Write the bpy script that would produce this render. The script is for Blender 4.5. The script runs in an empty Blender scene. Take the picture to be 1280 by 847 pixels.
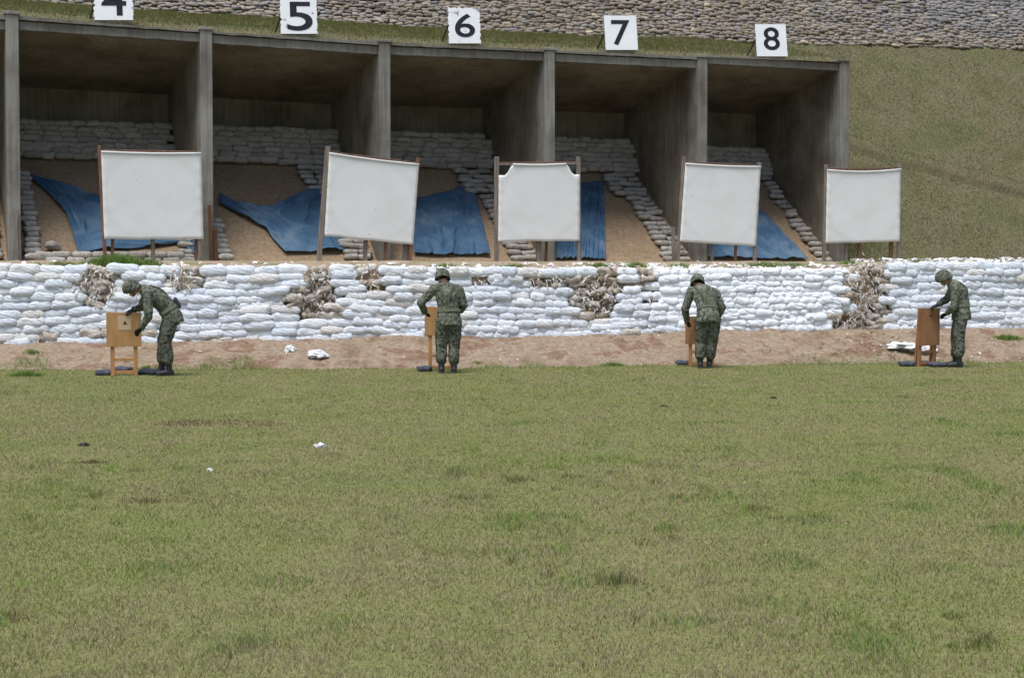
import bpy, bmesh, math, random
import numpy as np
from mathutils import Vector, Matrix, noise
from mathutils.bvhtree import BVHTree

random.seed(7); np.random.seed(7)
R = math.radians
S = bpy.context.scene
COL = S.collection

# ------------------------------------------------------------------ camera
F = 2050.0                       # focal length in photo pixels (1280 x 847)
HOR = 345.0
PITCH = math.atan((423.5 - HOR) / F)
CAM = Vector((0, 0, 1.55))
cd = bpy.data.cameras.new('camera'); cam = bpy.data.objects.new('camera', cd); COL.objects.link(cam)
cam.location = CAM; cam.rotation_euler = (R(90) - PITCH, 0, 0)
cd.sensor_width = 36; cd.lens = 36 * F / 1280; cd.clip_start = .1; cd.clip_end = 2000
S.camera = cam
# ------------------------------------------------------------------ world, sun, exposure
SUN_EL, SUN_AZ = R(68), R(205)   # azimuth clockwise from +Y: behind the camera, to the left
w = bpy.data.worlds.new('World'); S.world = w; w.use_nodes = True
nt = w.node_tree; bg = nt.nodes['Background']
sky = nt.nodes.new('ShaderNodeTexSky'); sky.sky_type = 'NISHITA'; sky.sun_disc = False
sky.sun_elevation = SUN_EL; sky.sun_rotation = SUN_AZ
sky.air_density = 1.0; sky.dust_density = 2.5; sky.ozone_density = 1.0
nt.links.new(sky.outputs[0], bg.inputs[0]); bg.inputs[1].default_value = .10
sl = bpy.data.lights.new('sun', 'SUN'); sl.energy = 2.0; sl.angle = R(30); sl.color = (1, .985, .965)
sun = bpy.data.objects.new('sun', sl); COL.objects.link(sun)
sd = Vector((math.sin(SUN_AZ) * math.cos(SUN_EL), math.cos(SUN_AZ) * math.cos(SUN_EL), math.sin(SUN_EL)))
sun.rotation_euler = sd.to_track_quat('Z', 'Y').to_euler(); sun.location = (-10, -20, 30)
vs = S.view_settings; vs.view_transform = 'Standard'; vs.look = 'None'; vs.gamma = 1; vs.exposure = 0.7
S.render.resolution_x = 1024; S.render.resolution_y = 677

# ------------------------------------------------------------------ helpers
RT = Vector((1, 0, 0)); FW = Vector((0, math.cos(PITCH), -math.sin(PITCH))); UP = Vector((0, math.sin(PITCH), math.cos(PITCH)))
def ray(px, py):
    return RT * ((px - 640) / F) + UP * ((423.5 - py) / F) + FW
def at(px, py, Y):
    d = ray(px, py); return CAM + d * (Y / d.y)
def hit(px, py, P, n):
    d = ray(px, py); return CAM + d * ((P - CAM).dot(n) / d.dot(n))
def ground(px, py, z=0.0):
    return hit(px, py, Vector((0, 0, z)), Vector((0, 0, 1)))
def proj(P):
    d = P - CAM; k = d.dot(FW); return 640 + F * d.dot(RT) / k, 423.5 - F * d.dot(UP) / k
def lerp(a, b, t): return a + (b - a) * t
def tab(T, x):
    if x <= T[0][0]:
        (a, b), (c, d) = T[0], T[1]
    elif x >= T[-1][0]:
        (a, b), (c, d) = T[-2], T[-1]
    else:
        for i in range(len(T) - 1):
            if T[i][0] <= x <= T[i + 1][0]:
                (a, b), (c, d) = T[i], T[i + 1]; break
    return b + (d - b) * (x - a) / (c - a)

def tag(o, label, cat, group=None, kind=None):
    o['label'] = label; o['category'] = cat
    if group: o['group'] = group
    if kind: o['kind'] = kind
    return o
def empty(name, loc=(0, 0, 0)):
    o = bpy.data.objects.new(name, None); o.location = loc; o.empty_display_size = .2; COL.objects.link(o); return o
def link(name, me, mat=None, parent=None, smooth=False):
    if mat is not None and not me.materials: me.materials.append(mat)
    if smooth: me.polygons.foreach_set('use_smooth', [True] * len(me.polygons))
    o = bpy.data.objects.new(name, me); COL.objects.link(o)
    if parent is not None:
        o.parent = parent; o.matrix_parent_inverse = parent_mat(parent).inverted()
    return o
def parent_mat(p):
    M = p.matrix_basis.copy()
    while p.parent is not None:
        M = p.parent.matrix_basis @ p.matrix_parent_inverse @ M if False else parent_mat(p.parent) @ p.matrix_parent_inverse @ M
        return M
    return M

class MB:
    def __init__(s): s.v = []; s.f = []
    def hexa(s, c):            # 8 corners: bottom 4 ccw, top 4 ccw
        b = len(s.v); s.v += [tuple(p) for p in c]
        for q in ((3, 2, 1, 0), (4, 5, 6, 7), (0, 1, 5, 4), (1, 2, 6, 5), (2, 3, 7, 6), (3, 0, 4, 7)):
            s.f.append(tuple(b + i for i in q))
    def bar(s, a, b, w, d, side=None):   # box beam from a to b, w across 'side', d across the other way
        a = Vector(a); b = Vector(b); t = (b - a).normalized()
        side = Vector(side) if side is not None else (Vector((1, 0, 0)) if abs(t.x) < .9 else Vector((0, 1, 0)))
        x = (side - t * side.dot(t)).normalized() * w / 2; y = t.cross(x).normalized() * d / 2
        s.hexa([a - x - y, a + x - y, a + x + y, a - x + y, b - x - y, b + x - y, b + x + y, b - x + y])
    def loft(s, pts, rad, side, seg=12):
        pts = [Vector(p) for p in pts]; side = Vector(side); n = len(pts); b = len(s.v)
        for i, p in enumerate(pts):
            t = (pts[min(i + 1, n - 1)] - pts[max(i - 1, 0)]).normalized()
            x = side - t * side.dot(t)
            if x.length < 1e-3: x = t.orthogonal()
            x.normalize(); y = t.cross(x); r = rad[i]; ra, rb = (r if isinstance(r, tuple) else (r, r))
            for k in range(seg):
                a = 2 * math.pi * k / seg
                s.v.append(tuple(p + x * (math.cos(a) * ra) + y * (math.sin(a) * rb)))
        for i in range(n - 1):
            for k in range(seg):
                k2 = (k + 1) % seg
                s.f.append((b + i * seg + k, b + i * seg + k2, b + (i + 1) * seg + k2, b + (i + 1) * seg + k))
        s.f.append(tuple(b + k for k in reversed(range(seg)))); s.f.append(tuple(b + (n - 1) * seg + k for k in range(seg)))
    def ell(s, c, ax, r, nu=14, nv=9):   # ellipsoid with axes ax (3 vectors) and radii r
        c = Vector(c); b = len(s.v); s.v.append(tuple(c + ax[2] * r[2]))
        for j in range(1, nv):
            th = math.pi * j / nv
            for i in range(nu):
                ph = 2 * math.pi * i / nu
                s.v.append(tuple(c + ax[0] * (r[0] * math.sin(th) * math.cos(ph)) + ax[1] * (r[1] * math.sin(th) * math.sin(ph)) + ax[2] * (r[2] * math.cos(th))))
        s.v.append(tuple(c - ax[2] * r[2])); e = len(s.v) - 1
        for i in range(nu):
            i2 = (i + 1) % nu
            s.f.append((b, b + 1 + i, b + 1 + i2)); s.f.append((e, b + 1 + (nv - 2) * nu + i2, b + 1 + (nv - 2) * nu + i))
            for j in range(nv - 2):
                s.f.append((b + 1 + j * nu + i, b + 1 + (j + 1) * nu + i, b + 1 + (j + 1) * nu + i2, b + 1 + j * nu + i2))
    def grid(s, fn, nu, nv):
        b = len(s.v)
        for j in range(nv + 1):
            for i in range(nu + 1): s.v.append(tuple(fn(i / nu, j / nv)))
        for j in range(nv):
            for i in range(nu):
                a = b + j * (nu + 1) + i; s.f.append((a, a + 1, a + nu + 2, a + nu + 1))
    def mesh(s, name):
        me = bpy.data.meshes.new(name); me.from_pydata(s.v, [], s.f); me.update(); return me
    def build(s, name, mat, parent=None, smooth=False, bevel=0, solid=0):
        o = link(name, s.mesh(name), mat, parent, smooth)
        if solid:
            m = o.modifiers.new('solid', 'SOLIDIFY'); m.thickness = solid; m.offset = 0
        if bevel:
            m = o.modifiers.new('bevel', 'BEVEL'); m.width = bevel; m.segments = 2; m.limit_method = 'ANGLE'
        return o
TMP = bpy.data.scenes.new('scratch')
def evaluated(ob):
    TMP.collection.objects.link(ob)
    with bpy.context.temp_override(scene=TMP, view_layer=TMP.view_layers[0]):
        dg = bpy.context.evaluated_depsgraph_get(); dg.update(); me = bpy.data.meshes.new_from_object(ob.evaluated_get(dg))
    bpy.data.objects.remove(ob); return me
def fbm(x, y=0., z=0., o=3):
    v = 0; a = 1; t = 0
    for i in range(o):
        v += a * noise.noise((x, y, z)); t += a; a *= .5; x *= 2.03; y *= 2.03; z *= 2.03
    return v / t
def vnoise(x, y, seed=0):     # numpy value noise, 0..1
    xi = np.floor(x).astype(np.int64); yi = np.floor(y).astype(np.int64); fx = x - xi; fy = y - yi
    fx = fx * fx * (3 - 2 * fx); fy = fy * fy * (3 - 2 * fy)
    def h(a, b):
        n = (a * 374761393 + b * 668265263 + seed * 974634777) & 0x7fffffff
        n = ((n ^ (n >> 13)) * 1274126177) & 0x7fffffff
        return ((n ^ (n >> 16)) & 0xffff) / 65535.0
    return (h(xi, yi) * (1 - fx) + h(xi + 1, yi) * fx) * (1 - fy) + (h(xi, yi + 1) * (1 - fx) + h(xi + 1, yi + 1) * fx) * fy

# ------------------------------------------------------------------ materials
def new_mat(name, rough=.85, spec=.25):
    m = bpy.data.materials.new(name); m.use_nodes = True; n = m.node_tree.nodes; b = n['Principled BSDF']
    b.inputs['Roughness'].default_value = rough; b.inputs['Specular IOR Level'].default_value = spec
    return m, n, m.node_tree.links, b
def coords(n, l, scale=(1, 1, 1), kind='Object'):
    tc = n.new('ShaderNodeTexCoord'); mp = n.new('ShaderNodeMapping'); mp.inputs['Scale'].default_value = scale
    l.new(tc.outputs[kind], mp.inputs['Vector']); return mp.outputs[0]
def nz(n, l, vec, scale, detail=4, rough=.55, dist=0):
    t = n.new('ShaderNodeTexNoise'); t.inputs['Scale'].default_value = scale; t.inputs['Detail'].default_value = detail
    t.inputs['Roughness'].default_value = rough; t.inputs['Distortion'].default_value = dist; l.new(vec, t.inputs['Vector']); return t.outputs['Fac']
def ramp(n, l, fac, stops, const=False):
    r = n.new('ShaderNodeValToRGB'); e = r.color_ramp.elements
    if const: r.color_ramp.interpolation = 'CONSTANT'
    while len(e) < len(stops): e.new(.5)
    for k, (p, c) in enumerate(stops):
        e[k].position = p; e[k].color = (*c, 1) if len(c) == 3 else c
    l.new(fac, r.inputs[0]); return r.outputs[0]
def mix(n, l, fac, a, b, mode='MIX'):
    m = n.new('ShaderNodeMix'); m.data_type = 'RGBA'; m.blend_type = mode
    for s, v in ((m.inputs[0], fac), (m.inputs[6], a), (m.inputs[7], b)):
        if hasattr(v, 'is_output'): l.new(v, s)
        elif isinstance(v, (int, float)): s.default_value = v
        else: s.default_value = (*v, 1)
    return m.outputs[2]
def bump(n, l, b, h, strength=.4, dist=.02):
    k = n.new('ShaderNodeBump'); k.inputs['Strength'].default_value = strength; k.inputs['Distance'].default_value = dist
    l.new(h, k.inputs['Height']); l.new(k.outputs[0], b.inputs['Normal'])
def simple(name, stops, scale=3, rough=.85, spec=.2, bs=.4, bd=.01, bscale=None, stretch=(1, 1, 1), detail=6):
    m, n, l, b = new_mat(name, rough, spec); v = coords(n, l, stretch)
    l.new(ramp(n, l, nz(n, l, v, scale, detail), stops), b.inputs['Base Color'])
    bump(n, l, b, nz(n, l, v, bscale or scale * 6, 5), bs, bd); return m

M = {}
def concrete(name, a, c):
    m, n, l, b = new_mat(name, .9, .2)
    v = coords(n, l, (7, 7, .35)); v2 = coords(n, l)
    st = ramp(n, l, nz(n, l, v, 2.2, 5), ((.25, a), (.55, tuple(lerp(x, y, .55) for x, y in zip(a, c))), (.8, c)))
    bl = ramp(n, l, nz(n, l, v2, .9, 6, .65), ((.35, (.45, .42, .38)), (.62, (1, 1, 1))))
    l.new(mix(n, l, .85, st, bl, 'MULTIPLY'), b.inputs['Base Color'])
    bump(n, l, b, nz(n, l, coords(n, l, (14, 14, 1.5)), 2.5, 6), .5, .02); return m
M['pillar'] = concrete('concrete_pillar', (.17, .162, .14), (.33, .322, .29))
M['slab'] = concrete('concrete_slab', (.16, .15, .135), (.29, .275, .25))
M['inner'] = concrete('concrete_inner', (.19, .165, .125), (.33, .29, .225))

def white_bag(name, cols, dirt, amt):
    m, n, l, b = new_mat(name, .75, .25)
    oi = n.new('ShaderNodeObjectInfo'); v = coords(n, l); 
    add = n.new('ShaderNodeVectorMath'); add.operation = 'ADD'
    mul = n.new('ShaderNodeMath'); mul.operation = 'MULTIPLY'; mul.inputs[1].default_value = 37.0
    l.new(oi.outputs['Random'], mul.inputs[0]); l.new(v, add.inputs[0]); l.new(mul.outputs[0], add.inputs[1]); vv = add.outputs[0]
    base = ramp(n, l, oi.outputs['Random'], cols)
    d = ramp(n, l, nz(n, l, vv, 3.1, 7, .65), ((amt, (0, 0, 0)), (amt + .2, (1, 1, 1))))
    l.new(mix(n, l, d, base, dirt), b.inputs['Base Color'])
    sc = n.new('ShaderNodeVectorMath'); sc.operation = 'MULTIPLY'; sc.inputs[1].default_value = (1.2, 3, 2); l.new(vv, sc.inputs[0])
    wv = n.new('ShaderNodeTexWave'); wv.wave_type = 'BANDS'; wv.bands_direction = 'DIAGONAL'; wv.inputs['Scale'].default_value = 1.6; wv.inputs['Distortion'].default_value = 9; wv.inputs['Detail'].default_value = 3; wv.inputs['Detail Scale'].default_value = 1.6; l.new(vv, wv.inputs['Vector'])
    cr = ramp(n, l, wv.outputs['Fac'], ((.0, (0, 0, 0)), (.18, (.8, .8, .8)), (1, (1, 1, 1))))
    bump(n, l, b, mix(n, l, .6, cr, nz(n, l, sc.outputs[0], 4.5, 7, .66, .8)), .7, .06); return m
M['bag'] = white_bag('white_sandbag', ((0, (.69, .74, .80)), (.3, (.76, .795, .83)), (.5, (.715, .76, .815)), (.7, (.645, .70, .775)), (.9, (.74, .77, .80)), (.96, (.66, .63, .59)), (1, (.75, .77, .80))), (.46, .41, .35), .64)
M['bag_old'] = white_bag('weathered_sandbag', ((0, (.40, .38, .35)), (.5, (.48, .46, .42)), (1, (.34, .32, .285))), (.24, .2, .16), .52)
M['bag_torn'] = white_bag('torn_sandbag', ((0, (.56, .51, .44)), (.5, (.72, .69, .65)), (1, (.42, .345, .26))), (.26, .18, .11), .47)
M['bag_dark'] = simple('dark_sandbag', ((.3, (.045, .05, .065)), (.7, (.10, .11, .14))), 5, .8)

def attr_mat(name, rough=.85, translucent=0, bs=0):
    m, n, l, b = new_mat(name, rough, .15)
    a = n.new('ShaderNodeAttribute'); a.attribute_name = 'Col'
    v = coords(n, l); k = ramp(n, l, nz(n, l, v, 14, 4), ((.3, (.72, .72, .72)), (.7, (1.1, 1.1, 1.1))))
    c = mix(n, l, 1.0, a.outputs['Color'], k, 'MULTIPLY') if not translucent else a.outputs['Color']
    l.new(c, b.inputs['Base Color'])
    if bs: bump(n, l, b, nz(n, l, v, 22, 5), bs, .03)
    if translucent:
        t = n.new('ShaderNodeBsdfTranslucent'); l.new(c, t.inputs['Color']); x = n.new('ShaderNodeMixShader'); x.inputs[0].default_value = translucent
        out = n['Material Output']; l.new(b.outputs[0], x.inputs[1]); l.new(t.outputs[0], x.inputs[2]); l.new(x.outputs[0], out.inputs['Surface'])
    return m
M['blade'] = attr_mat('grass_blade', .8, .35)
M['hill_bag'] = attr_mat('grey_brown_sandbag', .9, 0, .5)
M['rag'] = attr_mat('torn_cloth', .85, .2)

def soil(name, stops, big, fine, bs=.6):
    m, n, l, b = new_mat(name, .95, .1); v = coords(n, l)
    a = ramp(n, l, nz(n, l, v, big, 7, .62), stops); k = ramp(n, l, nz(n, l, v, fine, 5, .7), ((.3, (.62, .6, .58)), (.68, (1.15, 1.15, 1.15))))
    l.new(mix(n, l, 1.0, a, k, 'MULTIPLY'), b.inputs['Base Color'])
    bump(n, l, b, nz(n, l, v, fine * .8, 6, .7), bs, .03); return m
M['lawn'] = soil('lawn_thatch', ((.3, (.19, .21, .072)), (.5, (.235, .225, .10)), (.7, (.18, .215, .068))), .55, 26)
M['dirt'] = soil('bank_soil', ((.28, (.17, .115, .078)), (.42, (.285, .215, .15)), (.52, (.33, .26, .19)), (.6, (.22, .135, .09)), (.7, (.31, .245, .175))), 1.3, 13, 1.0)
M['patch'] = soil('bare_soil', ((.3, (.15, .10, .07)), (.7, (.23, .165, .115))), 3, 30)
M['berm'] = soil('berm_soil', ((.3, (.33, .25, .17)), (.5, (.38, .31, .22)), (.65, (.22, .21, .11))), 1.6, 20)
M['sand'] = soil('sand_slope', ((.3, (.26, .19, .122)), (.7, (.33, .25, .165))), .8, 14, .35)
M['core'] = soil('exposed_fill', ((.3, (.32, .23, .15)), (.6, (.46, .36, .26)), (.75, (.22, .15, .10))), 5, 26, .9)
M['hill'] = soil('hill_turf', ((.3, (.13, .125, .062)), (.5, (.16, .145, .085)), (.7, (.12, .13, .058))), .5, 16)

def tarp_mat():
    m, n, l, b = new_mat('blue_tarp', .62, .25); v = coords(n, l)
    l.new(ramp(n, l, nz(n, l, v, 1.6, 6), ((.28, (.035, .08, .145)), (.5, (.052, .115, .195)), (.72, (.13, .195, .26)))), b.inputs['Base Color'])
    bump(n, l, b, nz(n, l, v, 5, 6, .6, 1.2), .5, .04); return m
M['tarp'] = tarp_mat()
def sheet_mat():
    m, n, l, b = new_mat('white_canvas', .85, .15); uv = coords(n, l, (1, 1, 1), 'UV')
    sub = n.new('ShaderNodeVectorMath'); sub.operation = 'SUBTRACT'; sub.inputs[1].default_value = (.5, .5, 0); l.new(uv, sub.inputs[0])
    ln = n.new('ShaderNodeVectorMath'); ln.operation = 'LENGTH'; l.new(sub.outputs[0], ln.inputs[0])
    ring = ramp(n, l, ln.outputs['Value'], ((.0, (.70, .715, .71)), (.45, (.70, .715, .71)), (.48, (.667, .68, .672)), (.52, (.667, .68, .672)), (.55, (.69, .705, .70))))
    v = coords(n, l); vo = n.new('ShaderNodeTexVoronoi'); vo.inputs['Scale'].default_value = 6.0; l.new(v, vo.inputs['Vector'])
    sp = ramp(n, l, vo.outputs['Distance'], ((.055, (.42, .39, .36)), (.085, (1, 1, 1))))
    gate = ramp(n, l, nz(n, l, v, 1.9, 3), ((.52, (0, 0, 0)), (.6, (1, 1, 1))))
    c1 = mix(n, l, gate, ring, mix(n, l, 1.0, ring, sp, 'MULTIPLY'))
    st = ramp(n, l, nz(n, l, v, 2.3, 6), ((.3, (.955, .95, .93)), (.65, (1.02, 1.02, 1.02))))
    l.new(mix(n, l, 1.0, c1, st, 'MULTIPLY'), b.inputs['Base Color'])
    bump(n, l, b, nz(n, l, coords(n, l, (1, 1, .6)), 5, 6, .6, .7), .10, .03); return m
M['sheet'] = sheet_mat()
M['wood_grey'] = simple('weathered_wood', ((.3, (.13, .105, .085)), (.7, (.27, .235, .2))), 3, .9, stretch=(8, 8, .8), bs=.6)
M['wood_red'] = simple('reddish_wood', ((.3, (.12, .062, .04)), (.7, (.24, .14, .095))), 3, .85, stretch=(8, 8, .8), bs=.6)
M['rust'] = simple('rusty_board', ((.3, (.075, .035, .02)), (.7, (.17, .085, .05))), 4, .9, stretch=(6, 6, 1))
M['ply'] = simple('plywood', ((.3, (.34, .185, .075)), (.7, (.44, .26, .115))), 2.2, .7, stretch=(4, 4, 1), bs=.15)
M['ply_leg'] = simple('stand_timber', ((.3, (.36, .17, .065)), (.7, (.48, .26, .11))), 3, .75, stretch=(6, 6, .7), bs=.3)
M['ply_old'] = simple('worn_plywood', ((.3, (.27, .12, .055)), (.7, (.40, .215, .11))), 3, .8, stretch=(4, 4, 1), bs=.2)
M['paper'] = simple('board_paper', ((.3, (.45, .32, .19)), (.7, (.52, .39, .25))), 6, .8, bs=.1)
M['board'] = simple('white_board', ((.25, (.72, .745, .79)), (.7, (.82, .835, .85))), 3, .6, bs=.1)
M['board_torn'] = simple('peeling_board', ((.3, (.30, .27, .27)), (.37, (.76, .78, .81)), (.7, (.82, .83, .85))), 6, .7, bs=.5)
M['black'] = simple('black_paint', ((.3, (.012, .013, .017)), (.7, (.025, .027, .033))), 6, .6, bs=.1)
M['steel'] = simple('dark_steel', ((.3, (.03, .028, .026)), (.7, (.07, .06, .055))), 6, .7)
M['scrap'] = simple('white_plastic', ((.3, (.62, .63, .64)), (.7, (.8, .81, .82))), 9, .6, bs=.5)
M['boot'] = simple('boot_leather', ((.3, (.010, .011, .014)), (.7, (.028, .03, .038))), 12, .5, .4)
M['glove'] = simple('glove_knit', ((.3, (.012, .015, .018)), (.7, (.03, .035, .038))), 20, .9)
M['skin'] = simple('skin', ((.3, (.36, .2, .135)), (.7, (.44, .255, .175))), 9, .55, .35, .15)
M['hair'] = simple('dark_hair', ((.3, (.008, .007, .006)), (.7, (.02, .017, .014))), 30, .6)
M['web'] = simple('webbing', ((.3, (.06, .07, .045)), (.7, (.11, .12, .08))), 30, .9)
M['pouch'] = simple('dark_pouch', ((.3, (.02, .025, .035)), (.7, (.045, .055, .075))), 12, .8)
def camo(name, f):
    m, n, l, b = new_mat(name, .9, .12); v = coords(n, l)
    g = lambda c: tuple(x * f for x in c)
    c0 = ramp(n, l, nz(n, l, v, 9, 2), ((.0, g((.125, .135, .10))), (.52, g((.175, .18, .145)))), True)
    k1 = ramp(n, l, nz(n, l, coords(n, l, (1, 1, 1.1)), 19, 2.5, .6, .4), ((0, (0, 0, 0)), (.54, (1, 1, 1))), True)
    c1 = mix(n, l, k1, c0, g((.058, .074, .052)))
    ad = n.new('ShaderNodeVectorMath'); ad.operation = 'ADD'; ad.inputs[1].default_value = (3.3, 8.1, 5.7); l.new(v, ad.inputs[0])
    k2 = ramp(n, l, nz(n, l, ad.outputs[0], 22, 2.5, .6, .5), ((0, (0, 0, 0)), (.6, (1, 1, 1))), True)
    c2 = mix(n, l, k2, c1, g((.105, .084, .066)))
    ad2 = n.new('ShaderNodeVectorMath'); ad2.operation = 'ADD'; ad2.inputs[1].default_value = (13.3, 1.1, 9.7); l.new(v, ad2.inputs[0])
    k3 = ramp(n, l, nz(n, l, ad2.outputs[0], 26, 2, .6, .3), ((0, (0, 0, 0)), (.61, (1, 1, 1))), True)
    l.new(mix(n, l, k3, c2, g((.02, .025, .02))), b.inputs['Base Color'])
    bump(n, l, b, nz(n, l, v, 16, 5, .6, .6), .5, .02); return m
M['camo_coat'] = camo('camouflage_jacket', 1.06)
M['camo_legs'] = camo('camouflage_trousers', .88)  # same camouflage, darkened: shading on the legs is put into the cloth colour
M['camo_cap'] = camo('camouflage_helmet_cover', .95)

# ------------------------------------------------------------------ frames of reference
# shelter front: straight line through the pillars, seen receding to the right
PX = [18, 262, 481, 681, 870, 1053]
P0 = at(PX[0], 300, 31.5); P0.z = 0
P5 = at(PX[5], 300, 31.5 * 1.214); P5.z = 0
U = (P5 - P0).normalized(); V = Vector((-U.y, U.x, 0)); L = (P5 - P0).length / 5; D = 3.9
ZG = 1.86
def B(s, t, z): return P0 + U * s + V * t + Vector((0, 0, z))
def st(P): d = P - P0; return d.dot(U), d.dot(V)
def front(px, py, t=0.0): return hit(px, py, B(0, t, 0), V)
SLOPE = .72
SN = Vector((-V.x * SLOPE, -V.y * SLOPE, 1)).normalized()
def slope_z(t): return ZG - .02 + max(0, t - .1) * SLOPE
def on_slope(px, py): return hit(px, py, B(0, .1, ZG - .02), SN)
# front sandbag wall: line in plan
def wallY(X): return 28.3 + .146 * (X + 8.83)
SEAM = at(1078, 370, 30.6).x
def wall_top(X): return tab(((-8.9, 1.71), (-1, 1.68), (3, 1.66), (6.2, 1.66), (6.6, 1.75), (9.7, 1.78)), X)
def wall_base(X): return tab(((-8.9, .38), (-4, .42), (-2, .49), (0, .43), (2, .50), (4, .56), (7, .52), (9.7, .53)), X)

# ------------------------------------------------------------------ ground, bank, berm
mb = MB(); mb.grid(lambda a, b: Vector((lerp(-400, 400, a), lerp(-300, 700, b), 0)), 8, 8)
o = mb.build('lawn', M['lawn']); o['kind'] = 'structure'
def edgeY(X): return tab(((-9, 27.0), (-5, 27.2), (-1, 27.6), (4, 28.6), (9.5, 29.6)), X) + .12 * fbm(X * .8, 3) 
mb = MB()
def bank(a, b):
    X = lerp(-16, 17, a); y0 = edgeY(X) - .15; y1 = wallY(X) + .5; Y = lerp(y0, y1, b)
    k = (Y - y0) / (wallY(X) - .1 - y0); zb = wall_base(X) + .03
    z = -.03 + (zb + .03) * min(1, k) ** 1.25 + .07 * fbm(X * 1.3, Y * 1.6, 0, 4) * min(1, k * 3) + .05 * fbm(X * 5, Y * 6, 5, 4) * min(1, k * 4 + .15)
    return Vector((X, Y, z))
mb.grid(bank, 560, 44); o = mb.build('dirt_bank', M['dirt'], smooth=True); o['kind'] = 'structure'
HB = 5 * L + .13
mb = MB()
def frontY(X):   # Y of the shelter front line at X
    return P0.y + (X - P0.x) * U.y / U.x
def berm(a, b):
    X = lerp(-14, 17, a); y0 = wallY(X) + (.12 if X < SEAM else .4); y1 = frontY(X) + .45
    Y = lerp(y0, y1, b); zt = wall_top(X) - .03
    k = min(1, (Y - y0) / 1.2)
    z = lerp(zt, ZG - .03, k) + (.035 * fbm(X * 2, Y * 2, 0, 4) if b > 0 else 0)
    return Vector((X, Y, z))
mb.grid(berm, 260, 26); o = mb.build('berm', M['berm'], smooth=True); o['kind'] = 'structure'

# ------------------------------------------------------------------ concrete shelter
shelter = empty('concrete_shelter', B(2.5 * L, 0, ZG))
tag(shelter, 'long weathered concrete shelter of open bays with board-marked pillars behind the targets', 'shelter')
def zf(px, py, t=0.0): return front(px, py, t).z
TOP = [zf(18, 15), zf(262, 35), zf(481, 50), zf(681, 60), zf(870, 69), zf(1053, 74.5)]
FT = [zf(18, 20), zf(262, 40), zf(481, 53), zf(681, 63), zf(870, 71), zf(1053, 78)]       # fascia top
FB = [(zf(25, 37), zf(256, 52.5)), (zf(271, 54), zf(479, 68)), (zf(489, 68), zf(682, 76)), (zf(692, 76.5), zf(873, 85)), (zf(884, 79), zf(1056, 88.5))]
TOP = [TOP[0] - .1] + TOP; FT = [FT[0] - .05] + FT; FB = [(FB[0][0] - .02, FB[0][0] - .01)] + FB
def block(mb, s0, s1, t0, t1, za0, za1, zb0, zb1, jit=0):    # z at s0 (bottom, top) and at s1
    mb.hexa([B(s0, t0, za0), B(s1, t0, zb0), B(s1, t1, zb0), B(s0, t1, za0), B(s0, t0, za1), B(s1, t0, zb1), B(s1, t1, zb1), B(s0, t1, za1)])
def slabpiece(mb, s0, s1, t0, t1, zfn_b, zfn_t):
    mb.hexa([B(s0, t0, zfn_b(s0, t0)), B(s1, t0, zfn_b(s1, t0)), B(s1, t1, zfn_b(s1, t1)), B(s0, t1, zfn_b(s0, t1)),
             B(s0, t0, zfn_t(s0, t0)), B(s1, t0, zfn_t(s1, t0)), B(s1, t1, zfn_t(s1, t1)), B(s0, t1, zfn_t(s0, t1))])
PW = .12
for i in range(7):
    s = (i - 1) * L; zt = TOP[i]
    mb = MB(); block(mb, s - PW, s + PW, -.06, .42, 1.2, zt - .06, 1.2, zt - .06); mb.build('pillar', M['pillar'], shelter, bevel=.018)
    mb = MB(); block(mb, s - PW - .03, s + PW + .03, -.09, .40, zt - .06, zt, zt - .06, zt); mb.build('pillar_cap', M['pillar'], shelter, bevel=.012)
    mb = MB(); block(mb, s - .095, s + .095, .46, D + .1, 1.0, zt - .14, 1.0, zt - .14); mb.build('divider_wall', M['inner'], shelter)
    mb = MB(); block(mb, s - .06, s + .06, .40, .47, 1.0, zt - .3, 1.0, zt - .3); mb.build('joint_strip', M['inner'], shelter)
def rough_beam(s0, s1, t0, t1, zb, zt, name, mat, amp):
    # a beam with a slightly broken lower edge
    n = 26; mb = MB(); 
    for i in range(n + 1):
        a = i / n; s = lerp(s0, s1, a); b_ = lerp(zb[0], zb[1], a) + amp * (fbm(s * 3, 7) + .6 * fbm(s * 11, 1)); t_ = lerp(zt[0], zt[1], a) + amp * .6 * fbm(s * 4, 3)
        mb.v += [tuple(B(s, t0, b_)), tuple(B(s, t0, t_)), tuple(B(s, t1, t_)), tuple(B(s, t1, b_))]
    for i in range(n):
        k = i * 4
        for j in range(4):
            j2 = (j + 1) % 4; mb.f.append((k + j, k + 4 + j, k + 4 + j2, k + j2))
    mb.f += [(0, 1, 2, 3), (n * 4 + 3, n * 4 + 2, n * 4 + 1, n * 4)]
    return mb.build(name, mat, shelter)
for i in range(6):
    s0 = (i - 1) * L + PW + .002; s1 = i * L - PW - .002; f0, f1 = FB[i]; t0, t1 = FT[i], FT[i + 1]
    h = .16
    rough_beam(s0, s1, 0.03, .34, (f0, f1), (f0 + h, f1 + h), 'beam', M['slab'], .018)
    rough_beam(s0, s1, -.03, .30, (f0 + h + .02, f1 + h + .02), (t0, t1), 'slab_edge', M['slab'], .02)
    mb = MB(); CB = lambda s, t: lerp(f0, f1, (s - s0) / (s1 - s0)) + .05 - .2 * (t - .34)
    slabpiece(mb, s0 - .06, s1 + .06, .345, D + .15, CB, lambda s, t: CB(s, t) + .18); mb.build('ceiling', M['inner'], shelter)
    mb = MB(); block(mb, s0 - .05, s1 + .05, D - .02, D + .2, 1.0, f0 - .3, 1.0, f1 - .3); mb.build('back_wall', M['inner'], shelter)
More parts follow.
